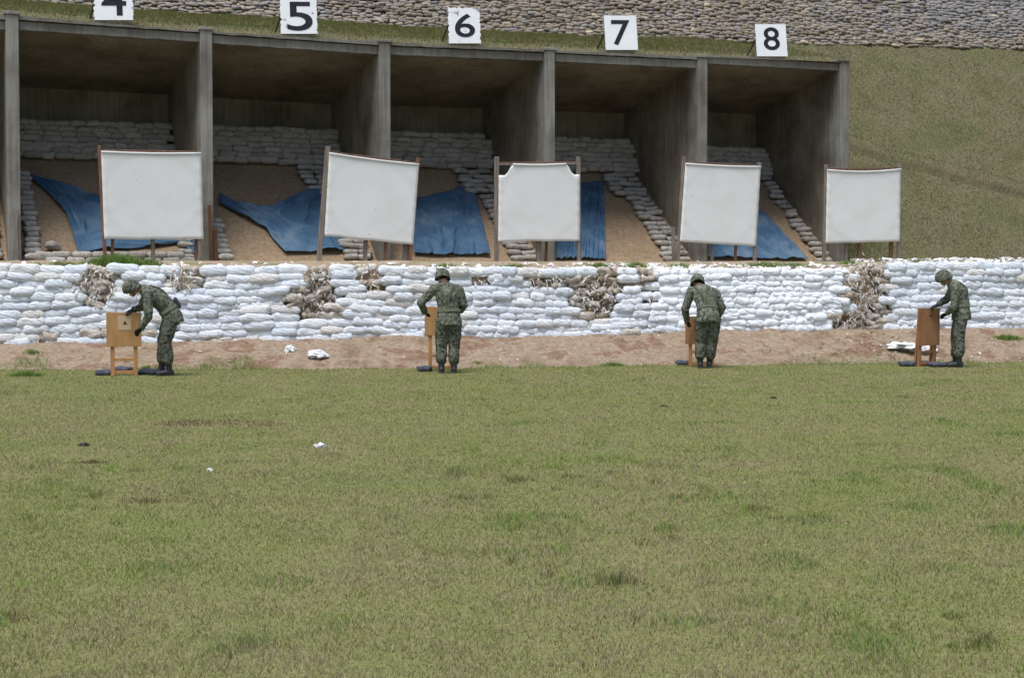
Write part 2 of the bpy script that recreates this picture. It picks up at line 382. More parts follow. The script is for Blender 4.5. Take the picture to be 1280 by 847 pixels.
# bay floors of sand
for i in range(6):
    s0 = (i - 1) * L + .1; s1 = i * L - .1
    mb = MB(); mb.grid(lambda a, b: B(lerp(s0, s1, a), lerp(-.25, D, b), slope_z(lerp(-.25, D, b)) - (.02 if b > 0 else .15) + .03 * fbm(lerp(s0, s1, a) * 1.5, b * 5, i, 4)), 40, 40)
    o = mb.build('sand_slope', M['sand'], smooth=True); o['kind'] = 'structure'

# ------------------------------------------------------------------ hillside, turf on the roof
BASEY = ((-300, -14), (0, 4), (60, 7), (240, 21), (353, 26), (478, 35), (735, 49), (833, 49), (924, 51), (988, 54), (1119, 57), (1280, 61), (1600, 70))
TB = 8.0
def hill_base(s):            # foot of the upper sandbag face
    q = B(s, TB, 7.5); px, py = proj(q); return hit(px, tab(BASEY, px), q, Vector((0, 1, 0))).z
HBZ = [(s, hill_base(s)) for s in np.linspace(-9, 40, 60)]
def hz(s): return tab(HBZ, s)
def rooftop(s): return tab([((i - 1) * L, FT[i]) for i in range(7)], s)
GUL = [st(at(1060, 182, 39.5)), None]
def hill_z(s, t):
    k = max(0, min(1, t / TB)); z = lerp(ZG - .04, hz(s), k ** .95)
    return z
def gully(px):               # pixel row of the groove across the hill
    return tab(((1060, 181), (1120, 203), (1180, 216), (1215, 226), (1280, 243), (1400, 275)), px) + 2 * fbm(px * .05, 2)
mb = MB()
def hill(a, b):
    s = lerp(HB - .02, HB + 24, a ** 1.3); t = lerp(-.3, TB + .4, b); z = hill_z(s, t) + .10 * fbm(s * .7, t * .7, 0, 4) * min(1, b * 4)
    P = B(s, t, z); px, py = proj(P); g = (py - gully(px)) / 5.0
    P.z -= .20 * math.exp(-g * g * 2.2); P.z += .07 * math.exp(-((g + 1.6) ** 2) / .8)
    return P
mb.grid(hill, 400, 260); o = mb.build('hillside', None, smooth=True); o['kind'] = 'structure'
HILLV = np.array(mb.v).reshape(261, 401, 3)
def gully_mask(P):
    px, py = proj(Vector(P)); g = py - gully(px); return max(0., min(1., 1.6 - abs(g - .3) / (2.0 + 1.0 * fbm(px * .05, 9)))) * max(.3, min(1., .9 + 1.1 * fbm(px * .03, 4)))
ga = o.data.attributes.new('gully', 'FLOAT', 'POINT'); ga.data.foreach_set('value', [gully_mask(v) for v in mb.v])
def hill_mat():
    m = M['hill'].copy(); m.name = 'hill_turf_with_gully'; n = m.node_tree.nodes; l = m.node_tree.links; b = n['Principled BSDF']; src = b.inputs['Base Color'].links[0].from_socket
    a = n.new('ShaderNodeAttribute'); a.attribute_name = 'gully'; v = coords(n, l)
    l.new(mix(n, l, a.outputs['Fac'], src, ramp(n, l, nz(n, l, v, 1.3, 5), ((.3, (.07, .055, .033)), (.6, (.10, .077, .046)), (.72, (.21, .13, .075))))), b.inputs['Base Color']); return m
o.data.materials.append(hill_mat())
mb = MB()
def roof_turf(a, b):
    s = lerp(-9, HB - .02, a); t = lerp(.12, TB + .4, b); z0 = rooftop(s) - .015
    z = lerp(z0, hz(s), min(1, t / TB) ** .9) + .05 * fbm(s * 1.2, t * 1.2, 4, 4) * min(1, b * 4) + (.05 * min(1, b * 25))
    if b == 0: z -= .1
    return B(s, t, z)
mb.grid(roof_turf, 130, 40); o = mb.build('roof_turf', M['hill'], smooth=True); o['kind'] = 'structure'
ROOFV = np.array(mb.v).reshape(41, 131, 3)
mb = MB()
def upper(a, b):
    s = lerp(-12, 42, a); t = TB + .25 + 2.8 * min(1, b * 2) + max(0, b - .5) * 60
    return B(s, t, hz(s) - .15 + 2.9 * min(1, b * 2) + max(0, b - .5) * 14)
mb.grid(upper, 40, 24); o = mb.build('hill_crest', M['hill']); o['kind'] = 'structure'

# ------------------------------------------------------------------ sandbag meshes
def bag_verts(seed, rings=13, seg=16, wr=.085):
    r = random.Random(seed); v = []; f = []
    e = r.uniform(5.0, 8.5); bend = r.uniform(-.06, .06); tw = r.uniform(-.06, .06); o3 = r.random() * 50
    for i in range(rings):
        x = -math.cos(math.pi * (i + .15) / (rings - .7)) ; x = max(-1, min(1, x))
        pr = (1 - abs(x) ** e) ** (1 / 2.2); pr = max(pr, .3)
        for k in range(seg):
            a = 2 * math.pi * k / seg; c, s_ = math.cos(a), math.sin(a)
            y = math.copysign(abs(c) ** .5, c) * (pr ** .45); z = math.copysign(abs(s_) ** .6, s_) * pr
            d = 1 + wr * 2 * noise.noise((x * 1.6 + o3, y * 1.2, z * 1.2)) + wr * noise.noise((x * 5 + o3, y * 2.5, z * 2.5))
            v.append((.5 * x * (1 + wr * noise.noise((o3, y * 2, z * 2))), .5 * y * d, .5 * z * d + bend * (x * x - .4) + tw * x * y))
    for i in range(rings - 1):
        for k in range(seg):
            k2 = (k + 1) % seg; f.append((i * seg + k, (i + 1) * seg + k, (i + 1) * seg + k2, i * seg + k2))
    f.append(tuple(range(seg))); f.append(tuple((rings - 1) * seg + k for k in reversed(range(seg))))
    return v, f
def bag_mesh(name, seed, mat, **kw):
    v, f = bag_verts(seed, **kw); me = bpy.data.meshes.new(name); me.from_pydata(v, [], f); me.update()
    me.materials.append(mat); me.polygons.foreach_set('use_smooth', [True] * len(me.polygons)); return me
BAG = {k: [bag_mesh('sandbag_' + k, i * 13 + 5, M[k]) for i in range(14)] for k in ('bag', 'bag_old', 'bag_torn')}
BAG['bag_torn'] = [bag_mesh('sandbag_torn', i * 17 + 3, M['bag_torn'], wr=.16 + .02 * (i % 5)) for i in range(14)]
BAG['bag_dark'] = [bag_mesh('sandbag_dark', 900 + i, M['bag_dark'], wr=.2) for i in range(4)]
def bag_matrix(P, xdir, w, d, h, roll=0, yaw=0, pitch=0):
    x = Vector(xdir).normalized(); z = Vector((0, 0, 1)); y = z.cross(x).normalized(); z = x.cross(y)
    Rm = Matrix((x, y, z)).transposed().to_4x4() @ Matrix.Rotation(yaw, 4, 'Z') @ Matrix.Rotation(pitch, 4, 'Y') @ Matrix.Rotation(roll, 4, 'X')
    return Matrix.Translation(P) @ Rm @ Matrix.Diagonal((w, d, h, 1))
def put_bag(parent, kind, Mx, idx):
    o = bpy.data.objects.new('sandbag', BAG[kind][idx % len(BAG[kind])]); COL.objects.link(o)
    o.parent = parent; o.matrix_parent_inverse = parent_mat(parent).inverted(); o.matrix_basis = Mx; return o
def join_bags(name, items, parent):      # items: (mesh, matrix); one material
    vs_, fs_ = [], []; n = 0
    for me, Mx in items:
        co = np.empty(len(me.vertices) * 3); me.vertices.foreach_get('co', co); co = co.reshape(-1, 3)
        A = np.array(Mx); vs_.append(co @ A[:3, :3].T + A[:3, 3]); fs_ += [tuple(i + n for i in p.vertices) for p in me.polygons]; n += len(co)
    me = bpy.data.meshes.new(name); me.from_pydata(np.concatenate(vs_).tolist(), [], fs_); me.update()
    o = link(name, me, items[0][0].materials[0], parent, True); o['kind'] = 'stuff'; return o

# ------------------------------------------------------------------ front white sandbag wall
TORN = [(122, 358, 24, 26), (228, 350, 18, 16), (395, 366, 26, 30), (400, 343, 20, 8), (458, 351, 17, 19), (600, 352, 9, 9), (668, 356, 8, 12), (695, 350, 12, 9),
        (745, 370, 32, 28), (802, 350, 12, 12), (814, 372, 6, 14), (1083, 372, 25, 50), (1055, 404, 15, 10), (1092, 418, 24, 9)]
def torn(px, py):
    v = 9
    for cx, cy, rx, ry in TORN: v = min(v, math.hypot((px - cx) / rx, (py - cy) / ry))
    return v + .25 * fbm(px * .06, py * .06)
wallL = empty('sandbag_wall', (0, wallY(0), wall_base(0))); tag(wallL, 'long white sandbag wall left of the big torn gap, behind three of the soldiers', 'sandbag wall', 'white sandbag walls')
wallR = empty('sandbag_wall', (8.5, wallY(8.5) + .2, wall_base(8.5))); tag(wallR, 'shorter white sandbag wall right of the big torn gap, behind the rightmost soldier', 'sandbag wall', 'white sandbag walls')
WD = Vector((1, .146, 0)).normalized(); WN = Vector((.146, -1, 0)).normalized()
NR = 11
for wall, xa, xb, back in ((wallL, -12.5, SEAM - .02, 0), (wallR, SEAM + .05, 13.5, .22)):
    items = []; rr = random.Random(3 if wall is wallL else 4)
    for r in range(NR):
        X = xa + rr.uniform(-.3, 0)
        while X < xb:
            long = 1 if X < -1.6 else 0
            wd = rr.uniform(.34, .54) if long else rr.uniform(.28, .42)
            if X + wd > xb + .12:
                wd = max(.22, xb + .1 - X)
            xc = X + wd / 2; X += wd * .955
            zb, zt = wall_base(xc) - .04, wall_top(xc); h = (zt - zb) / NR
            wv = lambda q: (.10 if long else .06) * fbm(q * .6, r * .2, 1.5 if long else 8.5, 2) * min(1, (NR - r) / 2.5)
            wave = wv(xc); slant = math.atan((wv(xc + .2) - wv(xc - .2)) / .4)
            z = zb + (r + .5) * h + wave + rr.uniform(-.012, .012)
            bulge = .05 * fbm(xc * .8, r * .35, 4) - .012 * r + rr.uniform(-.03, .025)
            endcurve = .18 * max(0, (xc - (SEAM - .55)) / .55) ** 2 if wall is wallL else 0
            P = Vector((xc, wallY(xc) + back, z)) + WN * (bulge - endcurve)
            px, py = proj(P); tv = torn(px, py); kind = 'bag'
            if tv < .8 and rr.random() < .45: continue
            crush = 1
            if tv < 1.0: kind = 'bag_torn'; P -= WN * rr.uniform(.02, .09); crush = rr.uniform(.6, 1.0)
            elif tv < 1.3 and rr.random() < .3: kind = 'bag_torn'; P -= WN * rr.uniform(0, .03)
            if py > 415 and rr.random() < .15: kind = 'bag_torn'
            hh = h * rr.uniform(1.4, 1.62)
            if r == NR - 1: hh *= 1.1
            Mx = bag_matrix(P, WD, wd * 1.09 * crush, .30, hh * (1 if crush == 1 else .75), roll=rr.uniform(-.15, .1), yaw=rr.uniform(-.06, .06) * (1 if crush == 1 else 8), pitch=-slant + rr.uniform(-.07, .07) * (1 if crush == 1 else 6))
            items.append((px, py, P, kind, Mx, rr.randrange(14)))
    vis = [it for it in items if -10 < it[0] < 1290]; vis.sort(key=lambda it: it[2].y * (1 + 0.0))
    keep = set(id(it) for it in vis[:300])
    rest = {}
    for it in items:
        if id(it) in keep: put_bag(wall, it[3], it[4], it[5])
        else: rest.setdefault(it[3], []).append((BAG[it[3]][it[5]], it[4]))
    for k, v in rest.items(): join_bags('sandbag_remainder', v, wall)
    # earth fill behind the bags, showing where they are torn away
    mb = MB()
    def fill(a, b):
        X = lerp(xa - .1, xb + (.08 if wall is wallL else .1), a); z = lerp(wall_base(X) - .1, wall_top(X) - .02, b)
        P = Vector((X, wallY(X) + back + .09, z)); px, py = proj(P); tv = torn(px, py)
        if tv < 1.25: P += WN * (.05 * fbm(X * 6, z * 6, 1, 3) - .11 * max(0, 1 - tv) * (.6 + fbm(X * 4, z * 4, 7)))
        else: P -= WN * .04
        return P
    mb.grid(fill, 420 if wall is wallL else 130, 30)
    b0 = len(mb.v); n_ = (420 if wall is wallL else 130) + 1
    for i in range(n_):
        v = mb.v[30 * n_ + i]; mb.v.append((v[0], v[1] + .4, v[2]))
    for i in range(n_ - 1): mb.f.append((30 * n_ + i, 30 * n_ + i + 1, b0 + i + 1, b0 + i))
    mb.build('earth_fill', M['core'], wall, True)

def ribbons(name, specs, parent, mat=None):    # specs: (P, dir, normal, length, width, curl, colour)
    v, f, c = [], [], []
    for P, d, nr, ln, wd, cu, co in specs:
        d = d.normalized(); sd_ = d.cross(nr)
        if sd_.length < .05: sd_ = d.orthogonal()
        sd_.normalize(); nn = sd_.cross(d); b = len(v); n = 4
        for i in range(n + 1):
            t = i / n; q = P + d * (ln * t) + nn * (cu * math.sin(t * 2.6)) + Vector((0, 0, -abs(cu) * t * t))
            wq = wd * (1 - .55 * t) / 2 * random.uniform(.7, 1.2); tilt = sd_ * wq + nn * (wq * random.uniform(-.6, .6))
            v += [tuple(q - tilt), tuple(q + tilt)]; c += [co, co]
        for i in range(n): f.append((b + 2 * i, b + 2 * i + 1, b + 2 * i + 3, b + 2 * i + 2))
    me = bpy.data.meshes.new(name); me.from_pydata(v, [], f); me.update()
    ca = me.color_attributes.new('Col', 'FLOAT_COLOR', 'POINT')
    ca.data.foreach_set('color', np.array([(*x, 1) for x in c], dtype=np.float32).ravel())
    o = link(name, me, mat or M['rag'], parent, True); o['kind'] = 'stuff'; return o
RAGC = [(.78, .77, .76), (.72, .71, .70), (.66, .61, .54), (.56, .48, .38), (.42, .33, .24), (.27, .19, .13), (.76, .76, .78), (.70, .65, .58), (.74, .71, .67)]
for cx, cy, rx, ry in TORN:
    sp = []; n = int(8 + rx * ry * .24)
    par = wallL if cx < 1078 else wallR
    for i in range(n):
        a = random.uniform(0, 6.283); q = random.random() ** .6; px = cx + rx * 1.1 * q * math.cos(a); py = cy + ry * 1.1 * q * math.sin(a)
        X0 = (px - 640) / F * 29.5; P = at(px, py, wallY(X0) + (.22 if px > 1085 else 0))
        P += WN * random.uniform(-.06, .06)
        d = Vector((random.uniform(-1, 1), random.uniform(-.35, .15), random.uniform(-1.2, .5))); ln = random.uniform(.03, .12)
        sp.append((P, d, WN + Vector((random.uniform(-.5, .5), 0, random.uniform(-.3, .6))), ln, random.uniform(.01, .045), random.uniform(-.05, .05), random.choice(RAGC)))
    ribbons('torn_cloth', sp, par)
# pale scraps and spilt filling along the top of the walls
for par, xa, xb, n in ((wallL, -8.8, SEAM, 520), (wallR, SEAM, 10.5, 240)):
    sp = []
    for i in range(n):
        X = random.uniform(xa, xb)
        if X < .2 and random.random() < .75: continue
        yb = random.uniform(-.06, .9) ** 1
        P = Vector((X, wallY(X) + (.22 if par is wallR else 0) + .05 + abs(yb), wall_top(X) + .02 + .12 * min(1, abs(yb) / 1.0)))
        d = Vector((random.uniform(-1, 1), random.uniform(-.5, .5), random.uniform(-.05, .03)))
        sp.append((P, d, Vector((random.uniform(-.2, .2), random.uniform(-.7, 0), 1)), random.uniform(.04, .24), random.uniform(.03, .11), random.uniform(-.012, .02), random.choice(RAGC[:3] + RAGC[6:] + [(.8, .8, .82)] * 3)))
    ribbons('cloth_litter', sp, par)

# ------------------------------------------------------------------ sandbags inside the bays
baylab = ['weathered sandbags at the picture left edge, left of the leftmost pillar', 'weathered sandbags in the dark bay behind the leftmost canvas target', 'weathered sandbags in the bay behind the clockwise-tilted canvas target',
    'weathered sandbags in the bay between the tilted target and the notched target', 'weathered sandbags stepping down the bay behind the narrow upright tarpaulin', 'weathered sandbags in the last bay, beside the sloping tarpaulin']
rr = random.Random(21)
for i in range(6):
    s0 = (i - 1) * L + .14; s1 = i * L - .12; stk = empty('sandbag_stack', B((s0 + s1) / 2, D - .4, slope_z(D - .4)))
    tag(stk, baylab[i], 'sandbags', 'sandbag stacks in the shelter bays')
    rows = 7 if i < 5 else 6
    if i > 0:
        for r in range(rows):                       # rows along the top of the sand
            s = s0 + rr.uniform(-.2, 0)
            while s < s1 - .15:
                wd = rr.uniform(.28, .44); c = min(s + wd / 2, s1 - wd / 2 + .05); s += wd * .96
                t = D - .75 + .05 * r + rr.uniform(-.03, .03)
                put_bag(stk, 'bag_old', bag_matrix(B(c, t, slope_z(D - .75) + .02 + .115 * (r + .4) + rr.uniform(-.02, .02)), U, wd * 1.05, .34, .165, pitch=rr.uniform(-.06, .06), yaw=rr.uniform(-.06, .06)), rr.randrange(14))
    # flight of bags down the foot of the right-hand wall
    wide = {0: 2, 1: 1, 2: 2, 3: 2, 4: 2, 5: 1}[i]
    t = .15
    while t < D - .9:
        for q in range(wide + (1 if t > 2.2 and i in (2, 3, 4) else 0)):
            wd = rr.uniform(.27, .37); c = s1 - .10 - wd / 2 - q * .29 + rr.uniform(-.04, .04)
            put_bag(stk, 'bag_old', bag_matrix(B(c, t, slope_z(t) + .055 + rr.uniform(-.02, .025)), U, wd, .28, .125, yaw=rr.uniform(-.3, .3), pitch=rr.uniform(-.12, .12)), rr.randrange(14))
        t += .165
    if i in (1, 2):                                  # bags down the left-hand wall
        t = -.05
        while t < (2.6 if i == 1 else 1.2):
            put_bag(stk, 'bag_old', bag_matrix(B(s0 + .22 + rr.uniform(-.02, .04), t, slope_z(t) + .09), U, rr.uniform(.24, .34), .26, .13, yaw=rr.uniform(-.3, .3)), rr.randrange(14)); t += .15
    if i == 1:                                       # low row across the front of the sand, loose bags
        for r in range(2):
            for c in np.arange(.75 + .1 * r, 3.3, .36):
                put_bag(stk, 'bag_old', bag_matrix(B(c + rr.uniform(-.03, .03), -.28 + .05 * r, ZG - .02 + .115 * r), U, .37, .3, .15, yaw=rr.uniform(-.1, .1)), rr.randrange(14))
        put_bag(stk, 'bag_old', bag_matrix(B(.75, .35, slope_z(.35) + .12), (U + V * .3), .27, .24, .15, yaw=.4, pitch=.3), 3)
        put_bag(stk, 'bag_old', bag_matrix(B(.55, -.1, ZG + .06), (U - V * .4), .4, .3, .2, yaw=.2, pitch=.15), 5)

# ------------------------------------------------------------------ blue tarpaulins on the sand
TARPS = [
 ([(38, 221), (70, 232), (100, 241), (126, 250), (170, 270), (215, 287), (244, 296)], [(39, 226), (62, 245), (82, 268), (98, 317), (160, 313), (222, 306), (246, 325)], 'crumpled blue tarpaulin hanging down the sand in the bay under board number 4'),
 ([(274, 246), (300, 257), (335, 262), (365, 251), (392, 235), (410, 221), (432, 214)], [(274, 256), (300, 271), (330, 287), (356, 318), (392, 317), (425, 316), (436, 314)], 'blue tarpaulin sagging between the walls of the bay under board number 5'),
 ([(514, 252), (545, 246), (568, 240), (589, 227)], [(517, 319), (550, 321), (585, 320), (612, 321)], 'wide flat blue tarpaulin over the sand in the bay under board number 6'),
 ([(694, 240), (720, 233), (740, 231), (754, 229)], [(694, 326), (715, 326), (735, 326), (756, 326)], 'narrow upright blue tarpaulin in the bay under board number 7'),
 ([(884, 262), (915, 262), (938, 264), (955, 268)], [(884, 324), (930, 325), (975, 326), (1009, 327)], 'blue tarpaulin sloping down to the right in the bay under board number 8')]
def poly(P, a):
    k = a * (len(P) - 1); i = min(int(k), len(P) - 2); t = k - i; return lerp(P[i][0], P[i + 1][0], t), lerp(P[i][1], P[i + 1][1], t)
for j, (tp, bt, lab) in enumerate(TARPS):
    mb = MB()
    def tarp(a, b):
        x0, y0 = poly(tp, a); x1, y1 = poly(bt, a); px = lerp(x0, x1, b); py = lerp(y0, y1, b)
        P = on_slope(px, py); q = fbm(a * (7 if j != 3 else 16), b * 1.5 + j * 9, 2, 4); q2 = math.sin(b * 11 + 5 * fbm(a * 2, b, j * 3)) * .5
        edge = min(1, 4 * min(a, 1 - a) + .3)
        fold = abs(fbm(a * 3.2 - b * 1.4, b * 2.2 + a, j * 4 + 1, 2)); ridge = .06 * max(0, 1 - fold * 9) * edge
        return P + SN * (.075 + (.05 if j in (2, 4) else .09) * max(-.5, q) * edge + .02 * q2 * edge + ridge)
    mb.grid(tarp, 90, 60); o = mb.build('tarpaulin', M['tarp'], None, True, solid=.006); tag(o, lab, 'tarpaulin', 'blue tarpaulins in the bays')

# ------------------------------------------------------------------ big white targets
TT = -1.2
TG = [  # sheet corners TL TR BR BL; posts (x top, y top, x bottom, y bottom, material, width); stakes; label
 dict(c=((126, 189), (251, 191), (254, 299), (130, 299)), p=((124, 182, 132, 322, 'wood_red', .065), (249, 189, 250, 328, 'wood_grey', .06)), st=((191, 296, 193, 324, 'wood_grey', .07), (142, 296, 141, 318, 'wood_red', .06), (246, 296, 246, 330, 'wood_red', .05)), lab='white canvas target behind the left end of the wall, big grass tuft at its foot', notch=0),
 dict(c=((411, 191), (523, 205), (516, 306), (405, 295)), p=((410, 183, 398, 331, 'wood_grey', .095), (523, 197, 512, 331, 'wood_red', .07)), st=((459, 296, 458, 330, 'wood_grey', .08), (484, 302, 483, 330, 'wood_red', .06), (511, 300, 509, 331, 'wood_grey', .15)), lab='white canvas target tilted clockwise with its right side hanging low', notch=0),
 dict(c=((623, 205), (724, 204), (724, 301), (622, 302)), p=((621, 196, 621, 330, 'wood_grey', .095), (723, 196, 724, 327, 'wood_grey', .08)), st=((676, 299, 675, 329, 'wood_grey', .10), (686, 299, 684, 329, 'rust', .05)), lab='white canvas target with scooped-out upper corners, in the middle', notch=1),
 dict(c=((856, 204), (950, 208), (944, 308), (849, 302)), p=((855, 196, 847, 326, 'wood_grey', .075), (949, 203, 943, 327, 'wood_grey', .075)), st=((844, 298, 845, 326, 'wood_grey', .08), (893, 302, 892, 326, 'wood_grey', .06), (923, 304, 921, 326, 'wood_red', .05)), lab='white canvas target leaning left at the top, below boards number 7 and 8', notch=0),
 dict(c=((1033, 212), (1125, 211), (1124, 302), (1031, 304)), p=((1033, 206, 1030, 328, 'wood_grey', .08), (1124, 204, 1124, 328, 'wood_grey', .09)), st=((1077, 300, 1076, 328, 'wood_red', .08), (1117, 300, 1116, 328, 'wood_red', .08), (1060, 302, 1060, 328, 'wood_grey', .05)), lab='rightmost white canvas target, partly against the grassy hillside', notch=0)]
for k, T in enumerate(TG):
    cs = [front(x, y, TT) for x, y in T['c']]; mid = (cs[2] + cs[3]) / 2; mid.z = ZG
    tg = empty('canvas_target', mid); tag(tg, T['lab'], 'target', 'white canvas targets')
    mb = MB(); uv = []; NX = 28
    def sheet(a, b):
        yy = b
        if T['notch']:
            c = min(a, 1 - a); yy = b if c > .145 else b * .86 if False else b
            top = 1 - .145 * (1 if c < .09 else max(0, min(1, (.16 - c) / .07))) if c < .16 else 1.0
            yy = b * top
        top_sag = -.018 * math.sin(a * math.pi) * (1 if k != 4 else 2.6) * yy
        p = lerp(lerp(cs[3], cs[2], a), lerp(cs[0], cs[1], a), yy)
        uv.append((a, yy))
        w_ = .008 * fbm(a * 2 + k * 5, b * 2, 1) + .004 * abs(fbm((a + b) * 7, (a - b) * 2 + k * 7, 4)) + .006 * math.exp(-30 * min(a, 1 - a)) * math.sin(b * 40 + k)
        return p + Vector((0, 0, top_sag + .012 * fbm(a * 4, k, 0) * (1 - yy) * 2)) - V * (.03 + w_)
    mb.grid(sheet, NX, NX); o = mb.build('canvas_sheet', M['sheet'], tg, True, solid=.006)
    ul = o.data.uv_layers.new(name='UVMap')
    for lp in o.data.loops: ul.data[lp.index].uv = uv[lp.vertex_index]
    # rolled hem along the top
    mb = MB(); a0, a1 = (cs[0], cs[1]) if not T['notch'] else (lerp(cs[0], cs[1], .17), lerp(cs[0], cs[1], .83))
    mb.loft([lerp(a0, a1, q / 10) - V * .045 + Vector((0, 0, -.012 - .018 * math.sin(q / 10 * math.pi) * (1 if k != 4 else 2.6) + .006 * fbm(q * .9, k))) for q in range(11)], [.018] * 11, V, 8)
    mb.build('hem', M['sheet'], tg, True)
    for x0, y0, x1, y1, m_, wd in T['p']:
        a = front(x0, y0, TT); b = front(x1, y1, TT); b.z = ZG - .15
        mb = MB(); mb.bar(b + V * .01, a + V * .01, wd, .06, U); mb.build('post', M[m_], tg, bevel=.008)
    for x0, y0, x1, y1, m_, wd in T['st']:
        a = front(x0, y0, TT); b = front(x1, y1, TT); b.z = ZG - .15
        mb = MB(); mb.bar(b + V * .09, a + V * .09 + Vector((0, 0, .25)), wd, .06, U); mb.build('stake', M[m_], tg, bevel=.008)
    for q, m_ in ((0.015, 'wood_red'), (.985, 'wood_grey')):
        mb = MB(); a = lerp(cs[0], cs[3], q) + Vector((0, 0, .035 if q < .5 else .06)); b = lerp(cs[1], cs[2], q) + Vector((0, 0, .035 if q < .5 else .06))
        mb.bar(a + V * .065, b + V * .065, .06, .035, (0, 0, 1)); mb.build('rail', M[m_], tg, bevel=.006)
    if T['notch']:
        mb = MB(); mb.bar(cs[0] + V * .02 + Vector((0, 0, -.01)), cs[1] + V * .02 + Vector((0, 0, -.01)), .035, .03, (0, 0, 1)); mb.build('rail', M['wood_grey'], tg, bevel=.005)
# rusty plank standing against the second pillar
a = front(261.5, 256, -.14); b = front(264, 330, -.14); b.z = ZG - .1
mb = MB(); mb.bar(b, a, .06, .035, U); o = mb.build('plank', M['rust'], bevel=.006); tag(o, 'rust-brown plank standing against the pillar between bays 4 and 5', 'plank')
a = front(269, 286, -.10); b = front(270, 330, -.10); b.z = ZG - .1
mb = MB(); mb.bar(b, a, .075, .03, U); o = mb.build('plank', M['rust'], bevel=.006); tag(o, 'shorter rust-brown plank at the right edge of the second pillar', 'plank')
a = front(21, 262, -.12); b = front(21, 330, -.12); b.z = ZG - .1
mb = MB(); mb.bar(b, a, .05, .04, U); o = mb.build('plank', M['wood_grey'], bevel=.006); tag(o, 'dark thin stake against the foot of the leftmost pillar', 'stake')

# ------------------------------------------------------------------ number boards on the roof edge
def digit_mesh(ch):
    c = bpy.data.curves.new('digit', 'FONT'); c.body = ch; c.size = 1; c.extrude = .004; c.offset = .008; c.align_x = 'CENTER'; c.resolution_u = 8
    o = bpy.data.objects.new('digit', c); me = evaluated(o); bpy.data.curves.remove(c)
    co = np.empty(len(me.vertices) * 3); me.vertices.foreach_get('co', co); co = co.reshape(-1, 3)
    lo, hi = co.min(0), co.max(0); co[:, 0] = (co[:, 0] - (lo[0] + hi[0]) / 2) / (hi[0] - lo[0]); co[:, 1] = (co[:, 1] - (lo[1] + hi[1]) / 2) / (hi[1] - lo[1])
    me.vertices.foreach_set('co', co.ravel()); me.materials.clear(); me.materials.append(M['black']); return me
# char, centre x, left, right, top, bottom, digit box (x0,x1,y0,y1), torn amount
NB = [('4', 117, 167, -27, 26, (127, 158, -20, 20), 1), ('5', 351, 397, -8, 43, (359, 391, 2, 39), .8), ('6', 561, 601, 9, 55, (569, 594, 17, 47), 1), ('7', 757, 797, 19, 63, (765, 788, 25, 57), .12), ('8', 946, 984, 30, 71, (955, 975, 34, 63), .15)]
words = {'4': 'peeling white board with a black 4, cut off by the top of the picture', '5': 'peeling white board with a large black 5 on the roof edge', '6': 'ragged-topped white board with a black 6 on the roof edge', '7': 'clean white board with a black 7 on the roof edge', '8': 'clean white board with a black 8 at the right end of the roof'}
TILT = .14
for ch, x0, x1, y0, y1, db, tn in NB:
    bl = front(x0, y1, .02); br = front(x1, y1, .02); tl = front(x0, y0, .02); H = tl.z - bl.z; Wd = (br - bl).length
    upv = Vector((V.x * math.sin(TILT), V.y * math.sin(TILT), math.cos(TILT))); fr = -V * math.cos(TILT) + Vector((0, 0, math.sin(TILT)))
    root = empty('number_board', (bl + br) / 2); tag(root, words[ch], 'number board', 'number boards on the roof')
    Ex = (br - bl); Ez = upv * (H / upv.z)
    PT = lambda a, b, d=0: bl + Ex * a + Ez * b + fr * d
    # board outline with broken edges
    n = 22; out = []
    def jag(k, lo): return tn * .075 * max(lo, fbm(k * .9, ord(ch), 0, 2) * 1.9 + .05)
    for k in range(n): out.append((k / n, 0 + .004 * tn))
    for k in range(n): out.append((1 - jag(k + 30, 0), k / n))
    for k in range(n): out.append((1 - k / n, 1 - jag(k + 70, -.2)))
    for k in range(n): out.append((0 + jag(k + 110, 0), 1 - k / n))
    m_ = len(out); mb = MB(); mb.v = [tuple(PT(a, b, 0)) for a, b in out] + [tuple(PT(a, b, .025)) for a, b in out]
    mb.f = [tuple(reversed(range(m_))), tuple(m_ + i for i in range(m_))] + [(i, (i + 1) % m_, m_ + (i + 1) % m_, m_ + i) for i in range(m_)]
    mb.build('panel', M['board_torn' if tn > .5 else 'board'], root)
    me = digit_mesh(ch); fx = lambda x: (x - x0) / (x1 - x0); fy = lambda y: (y1 - y) / (y1 - y0)
    ax, bx_, ay, by = fx(db[0]), fx(db[1]), fy(db[3]), fy(db[2])
    for v in me.vertices:
        a = lerp(ax, bx_, v.co.x + .5); b = lerp(ay, by, v.co.y + .5); v.co = PT(a, b, .0275 + v.co.z)
    me.update(); link('digit', me, M['black'], root)
    for a in (.12, .88):
        top = PT(a, .72, -.012); foot = PT(a, 0, 0) + V * .42 - U * .12; foot.z = bl.z + .04
        mb = MB(); mb.bar(foot, top, .03, .03); mb.build('prop', M['steel'], root)
    mb = MB(); mb.bar(PT(0.02, .03, -.03), PT(.98, .03, -.03), .05, .04, (0, 0, 1)); mb.build('foot_rail', M['steel'], root)

